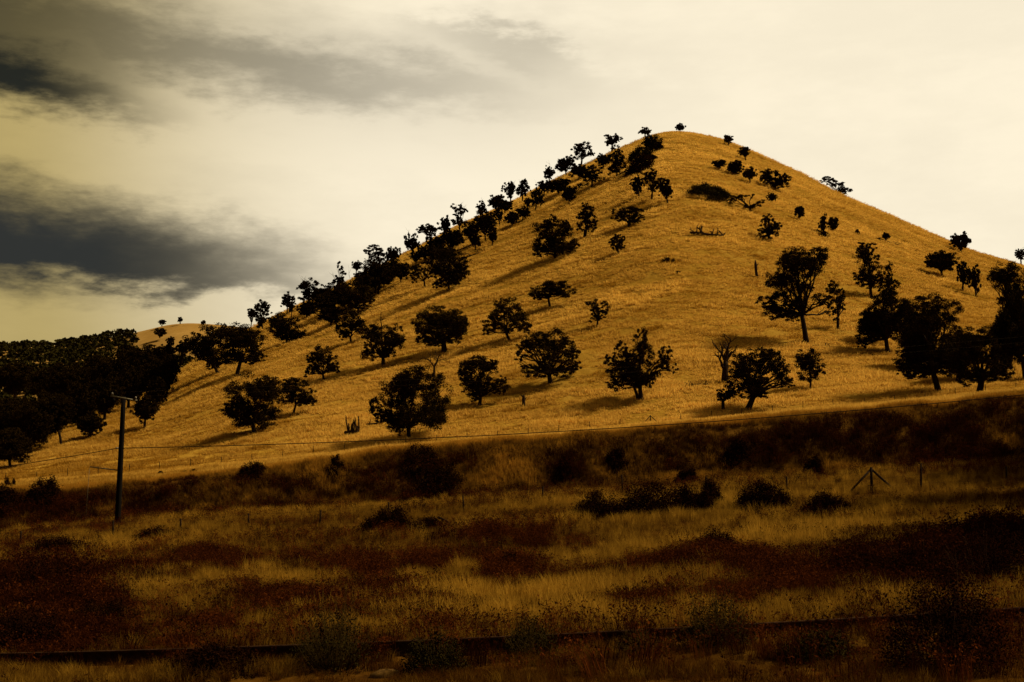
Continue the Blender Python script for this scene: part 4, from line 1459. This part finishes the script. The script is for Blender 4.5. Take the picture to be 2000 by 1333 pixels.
def scatter(name, label, pts, scl, tone, variants, rng, tilt=0.12):
    """one stuff object: many small plants on given points (geometry nodes, four plant shapes)"""
    n = len(pts)
    me = bpy.data.meshes.new(name)
    me.vertices.add(n)
    me.vertices.foreach_set('co', np.asarray(pts, np.float32).ravel())
    rot = np.stack([rng.normal(size=n) * tilt, rng.normal(size=n) * tilt - 0.05, rng.uniform(0, 0.001, n)], 1)
    rot[:, 2] = rng.uniform(0, 2 * np.pi, n)
    a = me.attributes.new('rot', 'FLOAT_VECTOR', 'POINT')
    a.data.foreach_set('vector', rot.astype(np.float32).ravel())
    a = me.attributes.new('scl', 'FLOAT_VECTOR', 'POINT')
    scl = np.asarray(scl, np.float32)
    if scl.ndim == 1:
        scl = np.repeat(scl[:, None], 3, 1)
    a.data.foreach_set('vector', scl.ravel())
    a = me.attributes.new('tone', 'FLOAT', 'POINT')
    a.data.foreach_set('value', np.clip(tone, 0, 1).astype(np.float32))
    a = me.attributes.new('pick', 'INT', 'POINT')
    a.data.foreach_set('value', rng.randint(0, len(variants), n).astype(np.int32))
    o = bpy.data.objects.new(name, me)
    COL.objects.link(o)
    o['kind'] = 'stuff'
    o['label'] = label
    src = bpy.data.collections.new(name + '_shapes')
    for v in variants:
        src.objects.link(v)
    g = bpy.data.node_groups.new(name + '_scatter', 'GeometryNodeTree')
    g.interface.new_socket('Geometry', in_out='INPUT', socket_type='NodeSocketGeometry')
    g.interface.new_socket('Geometry', in_out='OUTPUT', socket_type='NodeSocketGeometry')
    N = g.nodes
    gi, go = N.new('NodeGroupInput'), N.new('NodeGroupOutput')
    ci = N.new('GeometryNodeCollectionInfo')
    ci.inputs['Collection'].default_value = src
    ci.inputs['Separate Children'].default_value = True
    ci.inputs['Reset Children'].default_value = True
    iop = N.new('GeometryNodeInstanceOnPoints')
    iop.inputs['Pick Instance'].default_value = True

    def attr(nm, typ):
        q = N.new('GeometryNodeInputNamedAttribute')
        q.data_type = typ
        q.inputs['Name'].default_value = nm
        return q.outputs['Attribute']
    g.links.new(gi.outputs[0], iop.inputs['Points'])
    g.links.new(ci.outputs[0], iop.inputs['Instance'])
    g.links.new(attr('pick', 'INT'), iop.inputs['Instance Index'])
    g.links.new(attr('rot', 'FLOAT_VECTOR'), iop.inputs['Rotation'])
    g.links.new(attr('scl', 'FLOAT_VECTOR'), iop.inputs['Scale'])
    g.links.new(iop.outputs[0], go.inputs[0])
    md = o.modifiers.new('scatter', 'NODES')
    md.node_group = g
    return o


rg = np.random.RandomState(404)
# patches of dark brush, where the photograph shows them: centre, half width, half height (picture pixels)
PATCH = [(300, 1050, 46, 16), (130, 1080, 60, 22), (60, 1075, 60, 20), (400, 1085, 60, 25), (480, 1102, 60, 22), (590, 1100, 50, 20), (700, 1108, 90, 30),
         (850, 1090, 70, 24), (960, 1040, 46, 28), (1040, 1050, 34, 24), (930, 1095, 60, 20), (1140, 1062, 40, 16), (1000, 1108, 60, 34), (1085, 1118, 46, 18),
         (1150, 1108, 40, 18), (1245, 1108, 40, 24), (1330, 1095, 60, 28), (1380, 1085, 56, 34), (1470, 1100, 60, 34), (1555, 1118, 60, 34),
         (1705, 1055, 60, 24), (1780, 1030, 50, 16), (1680, 1105, 120, 36), (1850, 1085, 100, 50), (1955, 1055, 60, 46), (1770, 1120, 80, 30),
         (380, 1160, 60, 18), (480, 1150, 50, 24), (620, 1185, 110, 34), (780, 1168, 100, 34), (850, 1190, 90, 32), (560, 1165, 60, 24), (700, 1200, 90, 26),
         (1040, 1168, 30, 14), (970, 1150, 30, 12), (1150, 1185, 44, 20), (1245, 1178, 60, 28), (1300, 1160, 60, 24), (1400, 1160, 56, 20), (1455, 1172, 40, 18),
         (280, 1200, 80, 24), (190, 1180, 80, 34), (90, 1140, 100, 50), (50, 1240, 90, 44), (150, 1235, 90, 34), (60, 1180, 80, 30), (240, 1120, 80, 26),
         (330, 1115, 60, 20), (1600, 1075, 50, 16), (1900, 1130, 80, 30), (1500, 1150, 50, 14), (420, 1215, 60, 14), (180, 1060, 60, 14), (360, 1262, 80, 10),
         (1000, 1195, 40, 10), (1690, 1140, 90, 20), (1960, 1120, 60, 30), (1180, 1140, 36, 12), (905, 1150, 40, 14)]


def ground_many(px, py):
    u, t = pix_ut(px, py)
    y = np.full(u.shape, 45.0)
    for _ in range(25):
        z = terrain(u * y, y)
        yn = np.clip((z - CAMZ) / np.minimum(t, -0.004), 14.0, YB - 0.5)
        y = 0.5 * y + 0.5 * yn
    x = u * y
    return x, y, terrain(x, y)


bp, bs, bt = [], [], []
for (cx, cy, rx, ry) in PATCH:
    n = int(rx * ry * 0.15) + 14
    a = rg.uniform(0, 2 * np.pi, n)
    r = np.sqrt(rg.uniform(0, 1, n))
    px = cx + r * np.cos(a) * rx + rg.normal(size=n) * 0.22 * rx
    py = cy + ry * 0.55 + r * np.sin(a) * ry * 0.55 + rg.normal(size=n) * (3 + 0.18 * ry)
    x, y, z = ground_many(px, py)
    h = ry * 1.15 * y / FOC
    hs = np.clip(h, 0.28, 1.05) * rg.uniform(0.65, 1.2, n) * (1 - 0.35 * r ** 2)
    bp.append(np.stack([x, y, z], 1))
    ws = np.maximum(hs, 0.55)
    bs.append(np.stack([ws, ws, hs], 1))
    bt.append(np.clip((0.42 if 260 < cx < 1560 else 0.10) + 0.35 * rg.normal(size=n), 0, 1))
# brush all over the bank
n = 9000
x = rg.uniform(-52, 52, n)
y = YB + (YT - YB) * (rg.uniform(-0.05, 0.86, n) - 0.25 * np.clip(fbm(x / 4.0, 0 * x + 2.2, 2), 0, 1))
f = fbm(x / 3.5 + 9, y / 2.2, 3) + 0.5 * fbm(x / 11.0, y / 5.0 + 30, 2)
s = (y - YB) / (YT - YB)
keep = f + 0.25 * rg.normal(size=n) > 0.02 + 0.22 * (s < 0.35) - 0.22 * (s > 0.55) - 0.2 * (x > 22) - 0.2 * (x < -22)
x, y = x[keep], y[keep]
bp.append(np.stack([x, y, terrain(x, np.clip(y, 0, YT - 1e-3))], 1))
hs = rg.uniform(0.35, 0.85, len(x)) * np.clip((YT - y) / 2.0, 0.45, 1)
bs.append(np.stack([hs * 1.2, hs * 1.2, hs], 1))
bt.append(np.clip(0.15 + 0.3 * rg.normal(size=len(x)), 0, 1))
n = 9000
y = 20 + (YB - 22) * rg.uniform(0, 1, n) ** 0.8
x = rg.uniform(-0.47, 0.47, n) * y
f = fbm(x / 6.0 + 31, y / 2.4 + 5, 3) + 0.5 * fbm(x / 13.0 + 2, y / 7.0, 2) + 0.35 * np.clip(-x / (0.4 * y) - 0.35, 0, 1) + 0.35 * np.clip(x / (0.4 * y) - 0.45, 0, 1)
keep = (f + 0.12 * rg.normal(size=n) > 0.22)
x, y = x[keep], y[keep]
bp.append(np.stack([x, y, terrain(x, y)], 1))
hs = rg.uniform(0.25, 0.75, len(x))
bs.append(np.stack([np.maximum(hs, 0.5), np.maximum(hs, 0.5), hs], 1))
bt.append(np.clip(0.4 + 0.4 * rg.normal(size=len(x)), 0, 1))
BP, BS, BT = np.concatenate(bp), np.concatenate(bs), np.concatenate(bt)
brush_v = [tuft_mesh('brush_shape', M_BRUSH, 26, 1.0, 0.55, 0.018, rg, 0.35, 2, True) for _ in range(4)]
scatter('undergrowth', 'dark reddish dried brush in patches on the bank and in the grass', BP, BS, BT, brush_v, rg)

# meadow grass between rail and bank
n = 125000
k1 = rg.uniform(0, 1, n)
y = np.where(rg.uniform(0, 1, n) < 0.5, 13 * (YB / 13) ** k1, 13 + (YB - 13) * k1)
x = rg.uniform(-0.56, 0.56, n) * (y + 3)
dr = np.abs(y - np.interp(x, rail_x, rail_y))
clump = fbm(x / 1.5 + 4, y / 1.2, 4, 0.6)
big = fbm(x / 9.0 + 14, y / 6.0, 2)
keep = (dr > 0.22) & (clump > -0.40 + 0.6 * rg.uniform(0, 1, n) * (big < 0.05))
keep &= ~((y < np.interp(x, rail_x, rail_y)) & (rg.uniform(0, 1, n) < 0.25))
x, y, clump, big = x[keep], y[keep], clump[keep], big[keep]
hs = np.clip(0.36 + 0.42 * clump + 0.16 * big, 0.10, 0.95) * rg.uniform(0.7, 1.25, len(x))
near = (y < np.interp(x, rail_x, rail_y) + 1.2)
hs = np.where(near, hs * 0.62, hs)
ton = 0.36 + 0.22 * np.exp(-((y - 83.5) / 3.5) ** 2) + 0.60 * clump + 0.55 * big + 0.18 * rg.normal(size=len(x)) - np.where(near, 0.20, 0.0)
grass_v = [tuft_mesh('grass_shape', M_GRASS, 22, 1.0, 0.42, 0.020, rg, 0.30, 2) for _ in range(4)]
ws = np.maximum(hs, 0.40)
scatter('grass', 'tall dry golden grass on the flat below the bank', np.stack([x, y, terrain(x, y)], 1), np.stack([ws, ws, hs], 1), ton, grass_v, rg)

# grass on the bank and along its crest
n = 40000
x = rg.uniform(-53, 53, n)
y = YB + (YT + 4.0 - YB) * rg.uniform(0, 1, n)
f = fbm(x / 3.5 + 9, y / 2.2, 3) + 0.5 * fbm(x / 11.0, y / 5.0 + 30, 2)
keep = (f < 0.12 + 0.2 * rg.normal(size=n)) | (y > YT - 0.5) | (y < YB + 0.8)
x, y, f = x[keep], y[keep], f[keep]
hs = np.clip(0.50 - 0.2 * f, 0.25, 0.9) * rg.uniform(0.6, 1.2, len(x))
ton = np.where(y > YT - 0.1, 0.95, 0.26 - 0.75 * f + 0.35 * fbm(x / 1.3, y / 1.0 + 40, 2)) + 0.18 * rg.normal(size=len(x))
bank_v = [tuft_mesh('bank_grass_shape', M_BGRASS, 18, 1.0, 0.5, 0.030, rg, 0.34, 2) for _ in range(4)]
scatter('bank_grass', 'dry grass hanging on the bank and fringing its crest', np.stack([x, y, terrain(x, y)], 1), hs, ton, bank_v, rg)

# grass of the terrace and the whole hill
n = 300000
k1 = rg.uniform(0, 1, n)
a_ = 0.35
y = (97.0 ** a_ + (605.0 ** a_ - 97.0 ** a_) * k1) ** (1 / a_)
u = rg.uniform(-0.44, 0.44, n)
x = u * y
D = L_DIST(u_to_px(u))
cl = fbm(x / 5.0 + 1, y / 3.0, 3)
cb = fbm(x / 26.0 + 8, y / 16.0, 3)
keep = (y < D - 4) & (cl + 0.35 * cb > -0.35 + 0.5 * rg.uniform(0, 1, n) - 0.25)
x, y, cl, cb = x[keep], y[keep], cl[keep], cb[keep]
far = np.clip(y / 230.0, 0.55, 1.9)
hs = np.clip(0.46 + 0.60 * cl + 0.14 * cb, 0.10, 1.15) * np.clip(1.35 - y / 700.0, 0.5, 1.0) * rg.uniform(0.7, 1.2, len(x)) * np.where(y < YF, 0.75, 1.0)
ws = far * rg.uniform(0.7, 1.2, len(x))
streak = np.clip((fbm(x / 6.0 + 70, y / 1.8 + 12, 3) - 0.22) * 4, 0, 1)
ton = 0.54 - 0.55 * streak + 0.50 * cb + 0.40 * cl + 0.06 * rg.normal(size=len(x)) - 0.30 * np.clip(-x / y * 5.0 - 0.55 + 0.5 * cb, 0, 1) - 0.22 * np.clip(x / y * 5.0 - 1.1 + 0.5 * cb, 0, 1)  # last two terms put the dimmer side edges into the grass colour
hill_v = [tuft_mesh('hill_grass_shape', M_HGRASS, 12, 1.0, 0.95, 0.16, rg, 0.5, 1) for _ in range(4)]
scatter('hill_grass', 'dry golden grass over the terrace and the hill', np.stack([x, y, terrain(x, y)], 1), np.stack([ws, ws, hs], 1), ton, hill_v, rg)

# ------------------------------------------------------------------ single bushes of the flat and the bank
G_FB = 'dark bushes in the dry grass below the bank'
shrub(757, 1042, 104, 46, 'dark rounded bush with reddish seed heads, standing alone in bright grass', G_FB, M_SHRUB, 90, dens=1.2, tall=0.15)
shrub(832, 1046, 78, 34, 'low reddish bush trailing off from the dark rounded one in bright grass', G_FB, M_SHRUB, 70, dens=0.9, tall=0.15)
shrub(1172, 1018, 118, 50, 'low end of the long black bush row below the bank', G_FB, M_SHRUB, 40, dens=1.5)
shrub(1262, 1012, 130, 64, 'highest bush of the long black row below the bank', G_FB, M_SHRUB, 40, dens=1.6)
shrub(1345, 1000, 100, 50, 'bush closing the long black row below the bank', G_FB, M_SHRUB, 40, dens=1.4)
shrub(1385, 992, 56, 46, 'reddish twiggy bush beside the long black row', G_FB, M_SHRUB, 40, dens=1.1, tall=0.2)
shrub(1490, 998, 110, 52, 'black spreading bush by a fence post, apart from the long row', G_FB, M_SHRUB, 40, dens=1.5)
shrub(1612, 1014, 100, 46, 'oval bush with a rust-red top near the braced fence post', G_FB, M_SHRUB, 40, dens=1.5)
shrub(1205, 922, 42, 34, 'small black bush halfway up the bank', 'dark bushes on the bank', M_SHRUB, 14, y0=80, dens=1.8)
shrub(1098, 938, 44, 24, 'flat black bush low on the bank', 'dark bushes on the bank', M_SHRUB, 14, y0=80, dens=1.8)
shrub(1340, 950, 48, 34, 'rounded black bush at the foot of the bank', 'dark bushes on the bank', M_SHRUB, 14, y0=80, dens=1.8)
shrub(1590, 932, 44, 36, 'black bush on the bank above the oval rust-topped one', 'dark bushes on the bank', M_SHRUB, 14, y0=80, dens=1.8)
shrub(1440, 905, 60, 30, 'wide dark bush high on the shaded part of the bank', 'dark bushes on the bank', M_SHRUB, 14, y0=80, dens=1.6)
shrub(492, 938, 60, 28, 'dark bush on the crest of the bank, grass behind it', 'dark bushes on the bank', M_SHRUB, 14, y0=80, dens=1.6)
shrub(655, 925, 36, 26, 'knobbly dark bush at a notch in the bank crest', 'dark bushes on the bank', M_SHRUB, 14, y0=80, dens=1.8)
shrub(83, 990, 66, 44, 'dome-shaped black bush on the bank crest near the utility pole', 'dark bushes on the bank', M_SHRUB, 14, y0=80, dens=1.8)
shrub(10, 1000, 60, 40, 'black bush on the bank at the edge, beyond the dome-shaped one', 'dark bushes on the bank', M_SHRUB, 14, y0=80, dens=1.8)
shrub(860, 960, 90, 34, 'straggly dark bush on the bank beneath the dome-crowned oak', 'dark bushes on the bank', M_SHRUB, 30, y0=80, dens=1.2)
shrub(820, 915, 80, 30, 'dark scrub just under the bank crest below the dome-crowned oak', 'dark bushes on the bank', M_SHRUB, 20, y0=80, dens=1.4)
shrub(300, 1062, 84, 30, 'dark low bush near the foot of the utility pole', G_FB, M_SHRUB, 40, dens=1.3)
shrub(1400, 1090, 90, 50, 'large reddish bush in mid grass, tallest of its clump', G_FB, M_SHRUB, 80, dens=1.1, tall=0.2)
shrub(1000, 1130, 80, 44, 'reddish bush with spiky seed stalks amid the brush', G_FB, M_SHRUB, 80, dens=1.0, tall=0.25)
G_BK = 'black bushes at the dim ends of the flat'
shrub(85, 1180, 190, 84, 'wide black bush beside the low weeds, in the dimmest end of the flat', G_BK, M_SHRUB, 60, dens=0.9)
shrub(40, 1285, 180, 90, 'black bush standing over the dim end of the rail', G_BK, M_SHRUB, 60, dens=0.9)
shrub(205, 1232, 150, 56, 'low black bush just beyond the rail under the shaded grass', G_BK, M_SHRUB, 60, dens=0.9)
shrub(110, 1098, 130, 46, 'black bush in the flat beyond the wide black one, below the utility pole', G_BK, M_SHRUB, 60, dens=1.0)
shrub(1690, 1138, 150, 52, 'black bush at the start of the dark mass in the flat', G_BK, M_SHRUB, 60, dens=1.0)
shrub(1800, 1140, 170, 72, 'black bush in the middle of the dark mass in the flat', G_BK, M_SHRUB, 60, dens=1.0)
shrub(1935, 1150, 200, 118, 'highest black bush of the dark mass in the flat', G_BK, M_SHRUB, 60, dens=0.9)
shrub(1900, 1060, 120, 40, 'small black bush behind the dark mass in the flat', G_BK, M_SHRUB, 60, dens=1.0)
G_RW = 'weeds growing along the rail'
shrub(1850, 1320, 230, 205, 'huge black bush beside the rail', G_RW, M_SHRUB, 120, dens=1.5)
shrub(655, 1306, 170, 110, 'tall straw-stemmed weed clump leaning over the rail', G_RW, M_SHRUB_G, 320, dens=0.10, tall=0.35, twig_mat=M_WEED)
shrub(850, 1318, 120, 80, 'dark leafy weed clump before the rail', G_RW, M_SHRUB_G, 180, dens=0.30, tall=0.3, twig_mat=M_WEED)
shrub(1040, 1285, 120, 70, 'thin greenish weed clump on the rail, mid way', G_RW, M_SHRUB_G, 220, dens=0.16, tall=0.4, twig_mat=M_WEED)
shrub(1400, 1265, 150, 95, 'wispy grey-green weed clump rising over the rail', G_RW, M_SHRUB_G, 300, dens=0.16, tall=0.4, twig_mat=M_WEED)
shrub(420, 1318, 200, 50, 'low dark weeds along the rail under the shaded grass', G_RW, M_SHRUB, 60, dens=0.5)
shrub(1600, 1290, 160, 50, 'low greenish weeds before the rail near the huge black bush', G_RW, M_SHRUB_G, 160, dens=0.3, tall=0.3, twig_mat=M_WEED)
shrub(1250, 1275, 100, 40, 'sparse dry weeds leaning on the rail between two taller clumps', G_RW, M_LEAF2, 140, dens=0.15, tall=0.4, twig_mat=M_WEED)

# ------------------------------------------------------------------ stone, sticks
def stone(px, py, w, h, label):
    rng = np.random.RandomState(8)
    X, Y, Z = on_ground(px, py, 14)
    m = Y / FOC
    n1, n2 = 9, 16
    th = np.linspace(0, np.pi / 2 * 1.15, n1)
    ph = np.arange(n2) * 2 * np.pi / n2
    T, P = np.meshgrid(th, ph, indexing='ij')
    k = 1 + 0.16 * fbm(np.cos(P) * 2 + 5 + T * 2, np.sin(P) * 2 + T, 3)
    v = np.stack([np.sin(T) * np.cos(P) * w * m / 2 * k, np.sin(T) * np.sin(P) * w * m * 0.4 * k, np.cos(T) * h * m * k - 0.03], -1).reshape(-1, 3)
    f = []
    for i in range(n1 - 1):
        for j in range(n2):
            f.append((i * n2 + j, i * n2 + (j + 1) % n2, (i + 1) * n2 + (j + 1) % n2, (i + 1) * n2 + j))
    o = mesh_obj('stone', v, np.array(f), M_ROCK, smooth=True)
    o.location = (X, Y, Z)
    return tag(o, label, 'stone')


stone(755, 1322, 66, 17, 'pale flat stone lying in front of the rail among weeds')
stone(1412, 1120, 30, 9, 'small pale stone lying in the dark brush')


def stick(px, py, dx, dy, wpx, label, mat=M_DEAD):
    X, Y, Z = on_ground(px, py, 14)
    m = Y / FOC
    a = MB()
    a.tube([(0, 0, 0.12), (dx * m * 0.5, 0.1, -dy * m * 0.5 + 0.15), (dx * m, 0.2, -dy * m + 0.12)], [wpx * m / 2] * 3, 6)
    o = a.build('stick', mat)
    o.location = (X, Y, Z)
    return tag(o, label, 'stick')


stick(879, 1028, -24, -12, 4, 'dark broken post lying aslant in bright grass')
stick(1042, 1026, -22, -16, 2, 'thin pale stick propped in the grass beside the brush')
